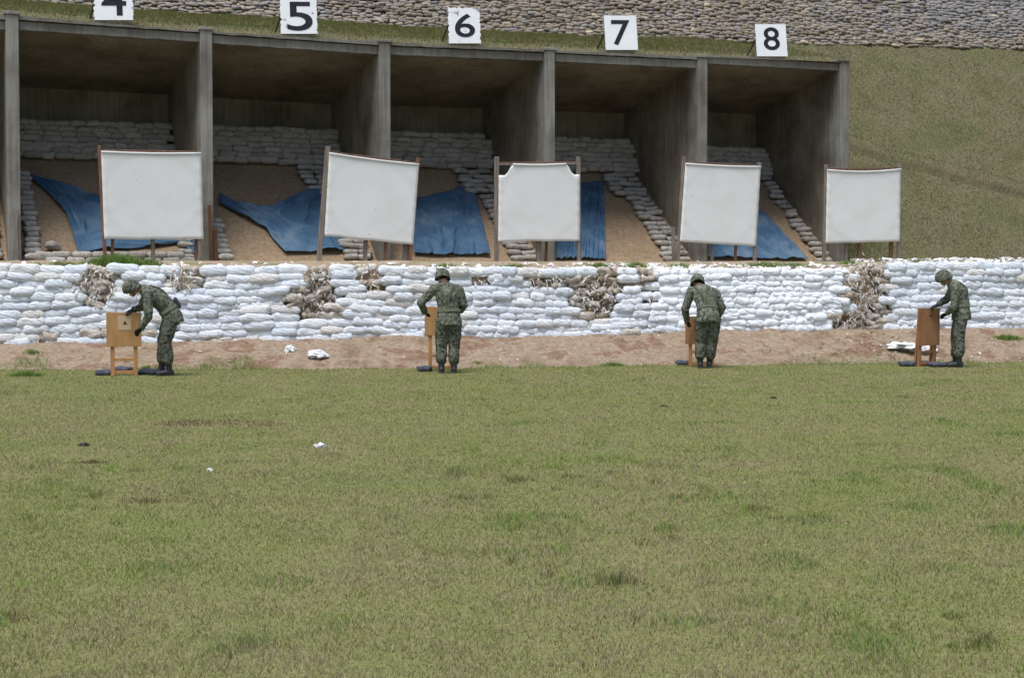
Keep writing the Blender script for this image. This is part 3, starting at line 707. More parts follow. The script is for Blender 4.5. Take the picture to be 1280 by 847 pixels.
# ------------------------------------------------------------------ upper sandbag face on the hill
hillwall = empty('hill_sandbag_wall', B(2.5 * L, TB, hz(2.5 * L))); tag(hillwall, 'old grey-brown sandbag face banked up the hill above the concrete shelter', 'sandbag wall')
hrr = random.Random(5); protos = []
PAL = [(.34, .28, .21), (.40, .34, .27), (.28, .225, .165), (.35, .31, .265), (.24, .195, .145), (.32, .255, .17), (.42, .37, .30), (.21, .185, .15)]
BLU = [(.27, .27, .285), (.32, .315, .32), (.23, .235, .25), (.36, .345, .325), (.31, .295, .275)]
hv = [np.array(bag_verts(400 + i, rings=6, seg=6, wr=.09)[0]) for i in range(8)]; hf = bag_verts(400, rings=6, seg=6)[1]
hb = []
for r in range(36):
    s = -9 + hrr.uniform(-.2, 0)
    while s < 38:
        wd = hrr.uniform(.15, .27); sc = s + wd / 2; s += wd * .95
        rz = .078; wav = .10 * fbm(sc * .35, r * .15, 3, 2)
        P = B(sc, TB + .06 + .075 * r + hrr.uniform(-.05, .05) + .10 * fbm(sc * .6, r * .2), hz(sc) - .03 + rz * (r + .4) + wav + hrr.uniform(-.02, .02))
        px, py = proj(P)
        blue = min(1, max(0, (px - 1000) / 200)) * min(1, max(0, (48 + 20 * fbm(px * .01, 3) - py) / 20)) + .12
        col = hrr.choice(BLU) if hrr.random() < blue else hrr.choice(PAL); f_ = hrr.uniform(.72, .98); col = tuple(lerp(x, m_, .35) * f_ for x, m_ in zip(col, (.325, .285, .24)))
        if hrr.random() < .006: col = (.55, .46, .33)
        Mx = bag_matrix(P, U, wd * 1.03, .36, hrr.uniform(.085, .125), roll=hrr.uniform(-.1, .25), yaw=hrr.uniform(-.3, .3), pitch=hrr.uniform(-.22, .22))
        hb.append((P, px, py, Mx, hrr.randrange(8), col))
seen = [b for b in hb if 0 < b[1] < 1280 and 2 < b[2]]; seen.sort(key=lambda b: b[0].y)
keep = set(id(b) for b in seen[:300]); cache = {}
vv, ff, cc = [], [], []; n = 0
for b in hb:
    if id(b) in keep:
        ck = (b[4], round(b[5][0] * 12)); me = cache.get(ck)
        if me is None:
            me = bpy.data.meshes.new('hill_sandbag'); me.from_pydata(hv[b[4]].tolist(), [], hf); me.update(); me.materials.append(M['hill_bag'])
            me.polygons.foreach_set('use_smooth', [True] * len(me.polygons)); ca = me.color_attributes.new('Col', 'FLOAT_COLOR', 'POINT')
            ca.data.foreach_set('color', np.tile(np.array((*b[5], 1), dtype=np.float32), len(me.vertices))); cache[ck] = me
        o = bpy.data.objects.new('sandbag', me); COL.objects.link(o); o.parent = hillwall; o.matrix_parent_inverse = parent_mat(hillwall).inverted(); o.matrix_basis = b[3]
    else:
        A = np.array(b[3]); co = hv[b[4]] @ A[:3, :3].T + A[:3, 3]; vv.append(co); ff += [tuple(i + n for i in p) for p in hf]; n += len(co); cc.append(np.tile(np.array((*b[5], 1), dtype=np.float32), (len(co), 1)))
me = bpy.data.meshes.new('sandbag_remainder'); me.from_pydata(np.concatenate(vv).tolist(), [], ff); me.update()
ca = me.color_attributes.new('Col', 'FLOAT_COLOR', 'POINT'); ca.data.foreach_set('color', np.concatenate(cc).ravel())
o = link('sandbag_remainder', me, M['hill_bag'], hillwall, True); o['kind'] = 'stuff'

# ------------------------------------------------------------------ grass
def blades(name, P, ln, wd, lean, C, parent=None, near=None):
    N = len(P); a = np.random.uniform(0, 2 * np.pi, N); b = np.random.uniform(0, 2 * np.pi, N)
    W = np.stack([np.cos(a), np.sin(a), np.zeros(N)], 1) * (wd / 2)[:, None]; Ld = np.stack([np.cos(b), np.sin(b), np.zeros(N)], 1) * lean[:, None]
    Z = np.zeros((N, 3)); Z[:, 2] = 1
    mid = P + Ld * .35 + Z * (ln * .62)[:, None]; tip = P + Ld + Z * ln[:, None]
    v = np.stack([P - W, P + W, mid - W * .75, mid + W * .75, tip], 1).reshape(-1, 3).astype(np.float32)
    near = np.ones(N, bool) if near is None else near; k = (np.arange(N) * 5)[:, None]; kn = k[near]; kf = k[~near]
    tri = np.concatenate([np.concatenate([kn + np.array([[0, 1, 3]]), kn + np.array([[0, 3, 2]]), kn + np.array([[2, 3, 4]])], 1).reshape(-1), (kf + np.array([[0, 1, 4]])).reshape(-1)]).astype(np.int32)
    me = bpy.data.meshes.new(name); me.vertices.add(len(v)); me.vertices.foreach_set('co', v.ravel())
    me.loops.add(len(tri)); me.loops.foreach_set('vertex_index', tri); nt_ = len(tri) // 3
    me.polygons.add(nt_); me.polygons.foreach_set('loop_start', np.arange(nt_, dtype=np.int32) * 3); me.update(calc_edges=True)
    ca = me.color_attributes.new('Col', 'FLOAT_COLOR', 'POINT'); c4 = np.ones((N, 5, 4), dtype=np.float32); c4[:, :, :3] = C[:, None, :]
    ca.data.foreach_set('color', c4.ravel()); me.validate()
    return link(name, me, M['blade'], parent)
GREEN = np.array((.18, .235, .06)); YEL = np.array((.285, .315, .10)); STRAW = np.array((.44, .40, .25)); BRN = np.array((.24, .165, .105)); LUSH = np.array((.15, .26, .055))
def grass_col(x, y, dry, lush):
    N = len(x); r = np.random.rand(N)[:, None]
    g = GREEN * (1 - r) + YEL * r; d = STRAW * r + BRN * (1 - r)
    m_ = (np.random.rand(N) < dry)[:, None]; c = np.where(m_, d, g)
    q = (np.random.rand(N) < lush)[:, None]; c = np.where(q, LUSH * (.8 + .5 * r), c)
    return c * np.random.uniform(.75, 1.2, N)[:, None]
PATCH = [(250, 529, 62, 4.5, .95), (330, 531, 35, 3.5, .6), (1210, 487, 75, 5, .3), (28, 773, 14, 5, .6), (240, 577, 30, 6, .25), (1190, 470, 90, 3, .25), (510, 712, 30, 8, .35), (1270, 785, 30, 12, .3), (700, 800, 60, 16, .3), (720, 790, 30, 14, .35)]
def lawn_points():
    N = 700000; Y0, Y1 = 4.6, 30.0
    u_ = np.random.rand(N); Y = (np.sqrt(Y0) + u_ * (np.sqrt(Y1) - np.sqrt(Y0))) ** 2     # density falls with distance
    X = np.random.uniform(-1, 1, N) * (Y * .345 + 1.2); return X, Y
X, Y = lawn_points()
EY = np.interp(X, np.linspace(-16, 17, 300), [edgeY(x) for x in np.linspace(-16, 17, 300)])
ok = Y < EY + .1 + .9 * (vnoise(X * 2.2, X * 0, 5) - .45) + .35 * (vnoise(X * 9, Y * 5, 6) - .5); X, Y, EY = X[ok], Y[ok], EY[ok]
big = vnoise(X * .35, Y * .28, 1); mid_ = vnoise(X * 1.3, Y * 1.1, 2); fine = vnoise(X * 5, Y * 4, 3); tuft = vnoise(X * 2.6, Y * 2.2, 9)
dry = .24 + .65 * (mid_ - .5) + .5 * (fine - .5) + .35 * (big - .5)
lush = np.clip((tuft - .66) * 3.2, 0, 1) * np.clip(.22 + X * .06 + (14 - Y) * .025, .08, .75)
fringe = np.clip(1 - (EY - Y) / .55, 0, 1); lush = np.maximum(lush, fringe * .6 * (vnoise(X * 1.1, X * 0 + 4, 12) > .3)); dry = dry * (1 - .6 * fringe)
bare = np.zeros(len(X))
for px, py, rx, ry, s_ in PATCH:
    g = ground(px, py); ex = ground(px + rx, py).x - g.x; ey = abs(ground(px, py - ry).y - g.y)
    q = ((X - g.x) / ex) ** 2 + ((Y - g.y) / ey) ** 2 + .9 * (vnoise(X * 4, Y * 3, 31) - .5); bare = np.maximum(bare, s_ * np.clip(1.5 - q, 0, 1))
bare = np.maximum(bare, .3 * np.clip((vnoise(X * 1.9, Y * 1.5, 44) - .78) * 6, 0, 1))
keepb = np.random.rand(len(X)) > bare * .3
X, Y, dry, lush, tuft, fringe, bare, fine = [q[keepb] for q in (X, Y, dry, lush, tuft, fringe, bare, fine)]
N = len(X); ds = np.sqrt(Y / 6)
ln = np.random.uniform(.009, .027, N) * (.7 + .6 * fine) * (1 + 1.1 * lush + 1.0 * np.clip((tuft - .75) * 3, 0, 1)) * (1 + 1.6 * fringe * np.random.rand(N)); ln *= np.where(bare > .5, 1.5, 1 - .4 * bare)
P = np.stack([X, Y, np.zeros(N) - .002], 1); eY = np.interp(X, np.linspace(-16, 17, 300), [edgeY(x) for x in np.linspace(-16, 17, 300)]); wY = 28.3 + .146 * (X + 8.83); kk = np.clip((Y - eY + .15) / (wY - .1 - eY + .15), 0, 1); P[:, 2] = np.maximum(P[:, 2], -.04 + .55 * kk ** 1.25)
C = grass_col(X, Y, np.clip(dry + .6 * bare, .03, .95), lush)
red = (np.random.rand(N) < np.clip(bare * 1.3, 0, 1))[:, None] & (bare > .28)[:, None]; C = np.where(red, np.array((.21, .125, .085)) * np.random.uniform(.5, 1.4, N)[:, None], C)
ts = vnoise(X * 6.5, Y * 5, 91); ti = np.clip((ts - .80) * 9, 0, 1) * np.clip((vnoise(X * .8, Y * .6, 92) - .35) * 2.5, 0, 1) * np.clip((17 - Y) / 5, .25, 1)
ln = ln * (1 + 1.3 * ti); C = C * (1 - .35 * ti[:, None]) ; br_ = (vnoise(X * 1.5, Y * 1.3, 93) > .6)[:, None] & (ti > .3)[:, None]; C = np.where(br_, C * np.array((1.15, 1.42, .95)), C)
o = blades('lawn_grass', P, ln, (.0036 + .0012 * (Y > 13)) * ds * np.random.uniform(.7, 1.3, N), ln * np.random.uniform(.35, 1.2, N), C, near=Y < 13)
tag(o, 'short patchy yellow-green grass covering the whole foreground lawn', 'grass', kind='stuff')
# hillside and roof grass
def scatter_grid(G, N, lens, seed, nm, lab, drymul=1.0):
    nv, nu = G.shape[0] - 1, G.shape[1] - 1
    a = np.random.rand(N) * nu; b = np.random.rand(N) * nv; i = a.astype(int); j = b.astype(int); fa = (a - i)[:, None]; fb_ = (b - j)[:, None]
    P = (G[j, i] * (1 - fa) + G[j, i + 1] * fa) * (1 - fb_) + (G[j + 1, i] * (1 - fa) + G[j + 1, i + 1] * fa) * fb_
    pj = (P - np.array(CAM)); dep = pj @ np.array(FW); px = 640 + F * (pj @ np.array(RT)) / dep; py = 423.5 - F * (pj @ np.array(UP)) / dep
    okk = (px > -80) & (px < 1420); 
    if nm == 'hill_grass':
        gl = np.interp(px, np.arange(1000, 1500, 4), [gully(x) for x in np.arange(1000, 1500, 4)]); okk &= ~((py - gl > -2.2) & (py - gl < 3.4) & (np.random.rand(N) < .93))
    P = P[okk]; px = px[okk]; N = len(P); x, y = P[:, 0], P[:, 1]
    f1 = vnoise(x * 1.1, P[:, 2] * 1.4 + y * .3, seed); f2 = vnoise(x * 3.5, P[:, 2] * 4, seed + 1)
    C = grass_col(x, y, np.clip((.42 + .55 * (f1 - .5) + .4 * (f2 - .5)) * drymul, .05, .95), np.clip((f1 - .66) * 1.2, 0, .5))
    ln = np.random.uniform(*lens, N) * (.7 + .7 * f2)
    o = blades(nm, P, ln, .011 * np.random.uniform(.7, 1.3, N), ln * np.random.uniform(.5, 1.4, N), C * np.array((.53, .52, .46)), near=np.zeros(N, bool)); tag(o, lab, 'grass', kind='stuff')
scatter_grid(HILLV, 240000, (.018, .05), 61, 'hill_grass', 'dry olive-green grass covering the hillside right of the shelter', 1.05)
scatter_grid(ROOFV, 110000, (.03, .09), 71, 'roof_grass', 'strip of grass growing on top of the concrete shelter roof', .8)

def tuft_obj(px, py, P, wid, dep, hgt, n, lush, lab, cat='grass tuft'):
    q = np.random.randn(n, 2) * .42; q = np.clip(q, -1, 1); pos = np.stack([P.x + q[:, 0] * wid, P.y + q[:, 1] * dep, np.full(n, P.z - .02)], 1)
    h = hgt * np.random.uniform(.4, 1.05, n) * (1 - .45 * np.abs(q[:, 0]))
    o = blades('grass_tuft', pos, h, .010 * np.random.uniform(.7, 1.4, n), h * np.random.uniform(.3, .9, n), grass_col(pos[:, 0], pos[:, 1], np.full(n, .16), np.full(n, lush)))
    tag(o, lab, cat, 'grass tufts on the wall and the bank'); return o
def bermP(px, off=.25):
    X0 = (px - 640) / F * 29.8; Yw = wallY(X0) + off; X1 = (px - 640) / F * Yw; return Vector((X1, Yw, wall_top(X1) + .0))
TU = [(147, .42, .62, .2, .25, 1500, .85, 'large bright green grass tuft on the wall in front of the leftmost target'), (190, .35, .3, .14, .16, 350, .4, 'lower olive grass tuft to the right of the large bright tuft'),
      (78, .3, .35, .12, .12, 260, .4, 'small grass tuft on the wall top in the bay under board number 4'), (45, .3, .2, .1, .09, 110, .3, 'tiny grass tuft on the wall top beside the leftmost pillar'),
      (556, .4, .35, .12, .10, 240, .35, 'low grass tuft on the wall top below the tilted target'), (640, .4, .35, .12, .11, 260, .35, 'low grass tuft on the wall top at the foot of the middle target'),
      (748, .5, .3, .15, .12, 260, .4, 'low grass tuft on the wall top below the narrow upright tarpaulin'), (795, .55, .3, .15, .14, 260, .4, 'low grass tuft on the wall top left of the fourth target'),
      (850, .5, .25, .12, .13, 200, .35, 'low grass tuft at the left foot of the fourth target'), (955, .6, .55, .2, .15, 520, .4, 'wide grass tuft on the wall top at the foot of the sloping tarpaulin'), (990, .6, .4, .2, .12, 300, .4, 'thin grass tuft on the wall top under the fifth bay right of the wide tuft'),
      (1062, .7, .3, .15, .11, 200, .4, 'small grass tuft under the left side of the rightmost target'), (1150, .6, .3, .15, .10, 180, .45, 'small grass tuft on the wall top right of the rightmost target')]
for px, off, wd_, dp_, hg_, n, lu, lab in TU:
    P = bermP(px, off); P.z += .06 * off / .5; tuft_obj(px, 0, P, wd_, dp_, hg_, n, lu, lab)
def bankP(px, py):
    g = ground(px, py)
    if g.y < edgeY(g.x) - .2: return g
    for k in np.linspace(0, 1, 60):       # march the pixel ray onto the bank
        Y = lerp(26, 31, k); P = at(px, py, Y); 
        y0 = edgeY(P.x) - .15; kk = (Y - y0) / (wallY(P.x) - .1 - y0); z = 0 if kk < 0 else -.03 + (wall_base(P.x) + .06) * min(1, kk) ** 1.25
        if P.z <= z: return Vector((P.x, Y, max(0, z)))
    return ground(px, py)
for px, py, wd_, hg_, n, lu, lab in [(34, 470, .32, .13, 700, .8, 'dark green grass tuft at the bank foot near the left edge'), (40, 443, .2, .1, 220, .6, 'small grass tuft on the bare bank at the left'), (1257, 425, .42, .12, 600, .85, 'green grass tuft at the wall foot near the right edge'),
        (180, 462, .16, .1, 200, .7, 'small grass tuft between the leftmost stand and its soldier'), (765, 458, .3, .1, 350, .7, 'grass tuft at the bank foot between the second and third soldiers'), (597, 455, .12, .08, 90, .6, 'tiny grass tuft at the bank foot right of the second soldier')]:
    P = bankP(px, py); tuft_obj(px, py, P, wd_, .12, hg_, n, lu, lab)

# ------------------------------------------------------------------ litter
def scrap(px, py, w_, h_, mat, lab, seed, nm='scrap', P=None):
    P = P or bankP(px, py); r = random.Random(seed); mb = MB()
    mb.ell((0, 0, 0), (Vector((1, 0, 0)), Vector((0, 1, 0)), Vector((0, 0, 1))), (1, 1, 1), 18, 12)
    v2 = []
    for x, y, z in mb.v:
        d = 1 + .75 * noise.noise((x * 2.1 + seed, y * 2.1, z * 2.1)) + .45 * noise.noise((x * 5 + seed, y * 5, z * 5)); v2.append((P.x + x * d * w_ / 2, P.y + y * d * w_ * .4, P.z + h_ * .28 + z * d * h_ / 2))
    mb.v = v2; o = mb.build(nm, M[mat]); tag(o, lab, 'scrap', 'litter on the lawn and bank'); return o
scrap(400, 559, .10, .05, 'scrap', 'small white scrap lying on the lawn left of centre', 1)
scrap(262, 588, .055, .022, 'scrap', 'tiny white scrap on the lawn below the bare reddish patch', 2)
scrap(104, 557, .10, .035, 'steel', 'dark grey scrap lying on the lawn at the left', 3)
scrap(967, 498, .08, .03, 'steel', 'small dark scrap on the lawn right of the third soldier', 6)
scrap(830, 508, .10, .025, 'steel', 'small dark scrap on the lawn below the third soldier', 9)
scrap(362, 440, .16, .13, 'scrap', 'crumpled white plastic lump on the bare bank left of centre', 4)
scrap(397, 448, .34, .14, 'scrap', 'crumpled white plastic heap on the bank right of the white lump', 5)
scrap(1128, 437, .55, .14, 'scrap', 'crumpled white sheet on the bank left of the rightmost stand', 7)
scrap(1157, 441, .35, .14, 'scrap', 'crumpled white sheet on the bank seen through the rightmost stand', 8)
g_ = ground(115, 578); o = tuft_obj(0, 0, g_, .22, .10, .05, 420, 0., 'small dry brownish grass clump on the lawn at the left'); o['group'] = 'litter on the lawn and bank'; o.data.color_attributes['Col'].data.foreach_set('color', np.tile(np.array((.2, .165, .085, 1), dtype=np.float32), len(o.data.vertices)))
sp = []
for i in range(420):
    px = random.uniform(5, 1275); py = random.uniform(418, 456); P = bankP(px, py); P.z += .02
    if random.random() < .25: px = random.gauss(1095, 25); P = bankP(px, random.uniform(418, 445)); P.z += .03
    sp.append((P, Vector((random.uniform(-1, 1), random.uniform(-1, 1), .1)), Vector((0, -.3, 1)), random.uniform(.02, .11), random.uniform(.008, .03), random.uniform(-.015, .03), random.choice([(.7, .68, .64), (.5, .42, .33), (.3, .22, .15), (.17, .12, .09), (.4, .33, .25)])))
o = ribbons('bank_debris', sp, None); tag(o, 'small shreds of cloth and twigs scattered over the bare bank', 'debris', kind='stuff')

# ------------------------------------------------------------------ people
def remesh(mb, voxel, smooth=2, amp=0, sc=14, seed=0):
    me = mb.mesh('tmp'); ob = bpy.data.objects.new('tmp', me)
    m = ob.modifiers.new('r', 'REMESH'); m.mode = 'VOXEL'; m.voxel_size = voxel; m.use_smooth_shade = True
    if smooth: s_ = ob.modifiers.new('s', 'SMOOTH'); s_.factor = .5; s_.iterations = smooth
    out = evaluated(ob); bpy.data.meshes.remove(me)
    if amp:
        nn = len(out.vertices); co = np.empty(nn * 3); no = np.empty(nn * 3); out.vertices.foreach_get('co', co); out.vertices.foreach_get('normal', no)
        co = co.reshape(-1, 3); no = no.reshape(-1, 3); dd = np.empty(nn)
        for i_ in range(nn):
            c = Vector(co[i_]); dd[i_] = noise.noise((c.x * sc + seed, c.y * sc, c.z * sc * .8)) * .6 + (1 - 2 * abs(noise.noise((c.x * sc * .9 + 9, c.y * sc * .9 + seed, c.z * sc * 1.6)))) * .5
        out.vertices.foreach_set('co', (co + no * (amp * dd)[:, None]).ravel()); out.update()
    out.polygons.foreach_set('use_smooth', [True] * len(out.polygons)); return out
def chain(P, n=3):
    out = []
    for i in range(len(P) - 1):
        for k in range(n): out.append(lerp(P[i], P[i + 1], k / n))
    return out + [P[-1]]
def rchain(r, n=3):
    out = []
    for i in range(len(r) - 1):
        for k in range(n): out.append(lerp(r[i], r[i + 1], k / n) if not isinstance(r[i], tuple) else tuple(lerp(a, b, k / n) for a, b in zip(r[i], r[i + 1])))
    return out + [r[-1]]

def make_person(lab, origin, base, J, face, hup, seed, heading, pouch=False):
    """J: joints as (zoom x, zoom y, depth m); origin: region corner in the photo; base: zoom point between the feet"""
    ZS = 847 / 150
    g = ground(origin[0] + base[0] / ZS, origin[1] + base[1] / ZS); k = F / ((g - CAM).dot(FW)) * ZS
    yd = Vector((g.x, g.y, 0)).normalized(); xd = Vector((yd.y, -yd.x, 0)); Z = Vector((0, 0, 1))
    W = lambda j: g + xd * ((j[0] - base[0]) / k) + yd * j[2] + Z * ((base[1] - j[1]) / k)
    D3 = lambda d: (xd * d[0] + yd * d[1] + Z * d[2]).normalized()
    j = {n_: W(q) for n_, q in J.items()}
    Fd = D3(face); Ud = D3(hup); Ud = (Ud - Fd * Ud.dot(Fd)).normalized(); Sd = Fd.cross(Ud)
    hd = D3(heading)
    root = empty('person', g); tag(root, lab, 'person', 'soldiers beside the small targets')
    side = (j['shR'] - j['shL']).normalized()
    ax = (j['neck'] - j['pelvis']).normalized(); back = ax.cross(side).normalized()
    if back.dot(hd) > 0: back = -back
    up_ch = lerp(j['chest'], j['neck'], .62)
    hem = j['pelvis'] + (j['pelvis'] - j['waist']).normalized() * .10
    hem = lerp(hem, j['pelvis'] + Vector((0, 0, -.11)), .6)
    # body: one continuous skin surface from head to feet under the clothes
    mb = MB()
    hc = j['head']
    mb.ell(hc + Ud * .02 - Fd * .008, (Sd, Fd, Ud), (.074, .092, .098)); mb.ell(hc - Ud * .045 + Fd * .022, (Sd, Fd, Ud), (.058, .066, .075))
    mb.ell(hc - Ud * .098 + Fd * .052, (Sd, Fd, Ud), (.03, .026, .022)); mb.loft([hc + Ud * .018 + Fd * .088, hc - Ud * .012 + Fd * .104, hc - Ud * .026 + Fd * .106], [.009, .013, .015], Sd, 8)
    mb.ell(hc - Ud * .062 + Fd * .084, (Sd, Fd, Ud), (.025, .011, .006)); mb.ell(hc - Ud * .074 + Fd * .081, (Sd, Fd, Ud), (.022, .011, .007))
    mb.loft([hc + Ud * .03 + Fd * .082 - Sd * .045, hc + Ud * .034 + Fd * .092, hc + Ud * .03 + Fd * .082 + Sd * .045], [.009, .01, .009], Ud, 8)
    for sg in (-1, 1): mb.ell(hc + Sd * sg * .078 - Ud * .01 - Fd * .012, (Sd, Fd, Ud), (.009, .02, .034))
    mb.loft(chain([hc - Ud * .03 - Fd * .02, j['neck'], lerp(j['neck'], j['chest'], .4)], 3), [.058] * 4 + [.062, .07, .09], side)
    mb.loft(chain([j['pelvis'], j['waist'], j['chest'], up_ch], 2), rchain([(.15, .11), (.135, .10), (.16, .11), (.11, .08)], 2), side)
    for q in 'LR':
        mb.loft([up_ch, j['sh' + q], j['el' + q], j['wr' + q]], [.06, .055, .042, .022], side)
        mb.ell(lerp(j['wr' + q], j['ha' + q], .2), (side, back, ax), (.02, .02, .02))
        mb.loft([lerp(j['pelvis'], j['hip' + q], .6), j['hip' + q], j['kn' + q], j['an' + q]], [.08, .085, .055, .036], side)
        mb.loft([j['an' + q], j['an' + q] + Vector((0, 0, -.04)) + hd * .03, j['an' + q] + Vector((0, 0, -.05)) + hd * .10], [.036, .028, .016], side)
    body = link('body', remesh(mb, .011, 2), M['skin'], root)
    for sg in (-1, 1):
        mb = MB(); mb.ell(hc + Ud * .012 + Fd * .079 + Sd * sg * .031, (Sd, Fd, Ud), (.013, .008, .007), 10, 6); mb.build('eye', M['hair'], root, True)
    mb = MB(); mb.ell(hc + Ud * .028 - Fd * .016, (Sd, Fd, Ud), (.079, .093, .099), 20, 12); mb.ell(hc - Ud * .03 - Fd * .045, (Sd, Fd, Ud), (.062, .05, .055)); link('hair', remesh(mb, .012, 2), M['hair'], body)
    # jacket
    mb = MB(); flare = 1.06
    mb.loft(chain([hem, j['pelvis'], j['waist'], j['chest'], up_ch, j['neck']], 3), rchain([(.205, .165), (.195, .155), (.165, .135), (.195, .145), (.165, .115), (.078, .078)], 3), side, 18)
    mb.loft([lerp(j['shL'], j['shR'], q / 6) + ax * .012 for q in range(7)], [.07, .08, .088, .09, .088, .08, .07], ax)
    mb.loft([j['neck'] - ax * .03, lerp(j['neck'], hc - Ud * .05, .25)], [.088, .082], side)
    for q in 'LR':
        s_, e_, w_ = j['sh' + q], j['el' + q], j['wr' + q]
        mb.ell(s_, (side, back, ax), (.078, .078, .078))
        mb.loft(chain([lerp(up_ch, s_, .55), s_, e_, w_], 3), rchain([.085, .078, .066, .047], 3), side)
        mb.ell(e_, (side, back, ax), (.064, .064, .064))
    jm = remesh(mb, .013, 3, .011, 15, seed); jk = link('jacket', jm, M['camo_coat'], root)
    # trousers
    mb = MB()
    mb.loft(chain([j['waist'] - ax * .04, j['pelvis'], lerp(j['hipL'], j['hipR'], .5) + Vector((0, 0, -.06))], 3), rchain([(.14, .11), (.175, .14), (.165, .125)], 3), side)
    for q in 'LR':
        h_, n_, a_ = j['hip' + q], j['kn' + q], j['an' + q]; th = lerp(h_, n_, .5) - back * .01; cf = lerp(n_, a_, .4) + back * .015; lo = lerp(n_, a_, .80)
        mb.loft(chain([h_ + Vector((0, 0, .03)), th, n_, cf, lerp(n_, a_, .68), lo], 3), rchain([.115, .108, .088, .088, .086, .062], 3), side)
    link('trousers', remesh(mb, .013, 3, .014, 12, seed + 3), M['camo_legs'], root)
    # boots
    for q in 'LR':
        a_ = j['an' + q]; n_ = j['kn' + q]; fd = D3(J.get('toe' + q, (0, 0, 0)) if 'toe' + q in J else heading) if False else hd; mb = MB(); a0 = Vector((a_.x, a_.y, g.z + .10))
        mb.loft([lerp(a_, n_, .42), lerp(a_, n_, .2), a0, a0 + Vector((0, 0, -.04))], [.056, .054, .05, .05], side)
        s2 = fd.cross(Vector((0, 0, 1)))
        mb.loft([a0 - fd * .075 + Z * -.055, a0 - fd * .05 + Z * -.05, a0 + fd * .03 + Z * -.045, a0 + fd * .12 + Z * -.055, a0 + fd * .185 + Z * -.062, a0 + fd * .205 + Z * -.065], [(.03, .035), (.042, .048), (.045, .052), (.05, .042), (.042, .034), (.02, .025)], s2)
        mb.hexa([a0 + fd * u_ + s2 * v_ + Z * (zz - .10) for zz in (0.002, .02) for u_, v_ in ((-.08, -.036), (.19, -.044), (.19, .044), (-.08, .036))])
        link('boot', remesh(mb, .009, 2), M['boot'], root)
    # gloves with five bent fingers
    for q in 'LR':
        w_, h_ = j['wr' + q], j['ha' + q]; d = (h_ - w_).normalized(); dn = (Vector((0, 0, -1)) * .7 + hd * .3); dn = (dn - d * dn.dot(d)).normalized(); sx = d.cross(dn); mb = MB()
        mb.loft([w_ - d * .05, w_], [.042, .036], sx); pc = w_ + d * .05; mb.ell(pc, (sx, dn, d), (.046, .024, .056))
        for f_, (off, lf) in enumerate(((-.033, .062), (-.011, .074), (.011, .07), (.032, .056))):
            k0 = w_ + d * .085 + sx * off; k1 = k0 + d * lf * .5 + dn * .008; k2 = k1 + d * lf * .25 + dn * lf * .38; mb.loft([k0, k1, k2], [.0115, .0105, .009], sx, 8)
        sg = 1 if q == 'L' else -1; t0 = w_ + d * .03 + sx * sg * .035; t1 = t0 + d * .03 + sx * sg * .028 + dn * .012; mb.loft([t0, t1, t1 + d * .034 + dn * .014], [.014, .0125, .010], sx, 8)
        link('glove', remesh(mb, .006, 1), M['glove'], root)
    # helmet: domed shell, lower at the back and sides, with a turned-out rim
    mb = MB(); nu, nv = 28, 10
    def shell(inn):
        ring = []
        for b in range(nv + 1):
            for a in range(nu):
                ph = 2 * math.pi * a / nu; c_, s_ = math.cos(ph), math.sin(ph)        # c_: front(+)/back(-)
                end = math.radians(96 + 22 * abs(s_) ** 2 - 4 * max(0, c_) + 26 * max(0, -c_)); th = end * b / nv
                rim = .004 * max(0, (b - nv + 1.5)); r_ = math.sin(min(th, math.pi / 2)) + .02 * max(0, th - 1.57)
                p = hc + Ud * (.018 + (.128 - inn) * (math.cos(th) if th < 1.57 else -1.0 * (th - 1.57) * 1.15)) + Fd * (c_ * ((.140 - inn) * r_ + rim) - .004) + Sd * (s_ * ((.121 - inn) * r_ + rim))
                ring.append(tuple(p + Ud * .004 * noise.noise((p.x * 25, p.y * 25, p.z * 25))))
        return ring
    o1, o2 = shell(0), shell(.012); n1 = len(o1); mb.v = o1 + o2
    for b in range(nv):
        for a in range(nu):
            a2 = (a + 1) % nu; q = (b * nu + a, (b + 1) * nu + a, (b + 1) * nu + a2, b * nu + a2); mb.f.append(q); mb.f.append(tuple(n1 + x for x in reversed(q)))
    for a in range(nu):
        a2 = (a + 1) % nu; mb.f.append((nv * nu + a, n1 + nv * nu + a, n1 + nv * nu + a2, nv * nu + a2))
    hel = mb.build('helmet', M['camo_cap'], root, True)
    mb = MB(); mb.loft([hc + Sd * .098 + Ud * .0, hc + Sd * .072 - Ud * .07 + Fd * .03, hc - Ud * .122 + Fd * .045, hc - Sd * .072 - Ud * .07 + Fd * .03, hc - Sd * .098], [.007] * 5, Fd, 6); mb.build('chin_strap', M['web'], hel, True)
    # belt and braces laid on the jacket
    bv = BVHTree.FromPolygons([v.co[:] for v in jm.vertices], [p.vertices[:] for p in jm.polygons])
    wc = lerp(j['waist'], j['pelvis'], .25); wa = (j['waist'] - j['pelvis']).normalized(); sx = (side - wa * side.dot(wa)).normalized(); sy = wa.cross(sx); mb = MB(); n = 30; okb = True
    rows = []
    for i in range(n):
        a = 6.2832 * i / n; d = sx * math.cos(a) + sy * math.sin(a); rw = []
        for h_ in (-.026, .026):
            c = wc + wa * h_; rad = .175
            hp = bv.ray_cast(c + d * .27, -d, .3)
            if hp[0] is not None: rad = max(.12, min(.20, (hp[0] - c).length))
            rw.append((c, d, rad))
        rows.append(rw)
    for i in range(n):
        for (c, d, rad) in rows[i]:
            mb.v += [tuple(c + d * (rad + .012)), tuple(c + d * (rad - .004))]
    for i in range(n):
        k0, k1 = i * 4, ((i + 1) % n) * 4
        mb.f += [(k0, k1, k1 + 2, k0 + 2), (k0 + 2, k1 + 2, k1 + 3, k0 + 3), (k0 + 1, k0, k1, k1 + 1)][0:3]
    belt = mb.build('belt', M['web'], root, True)
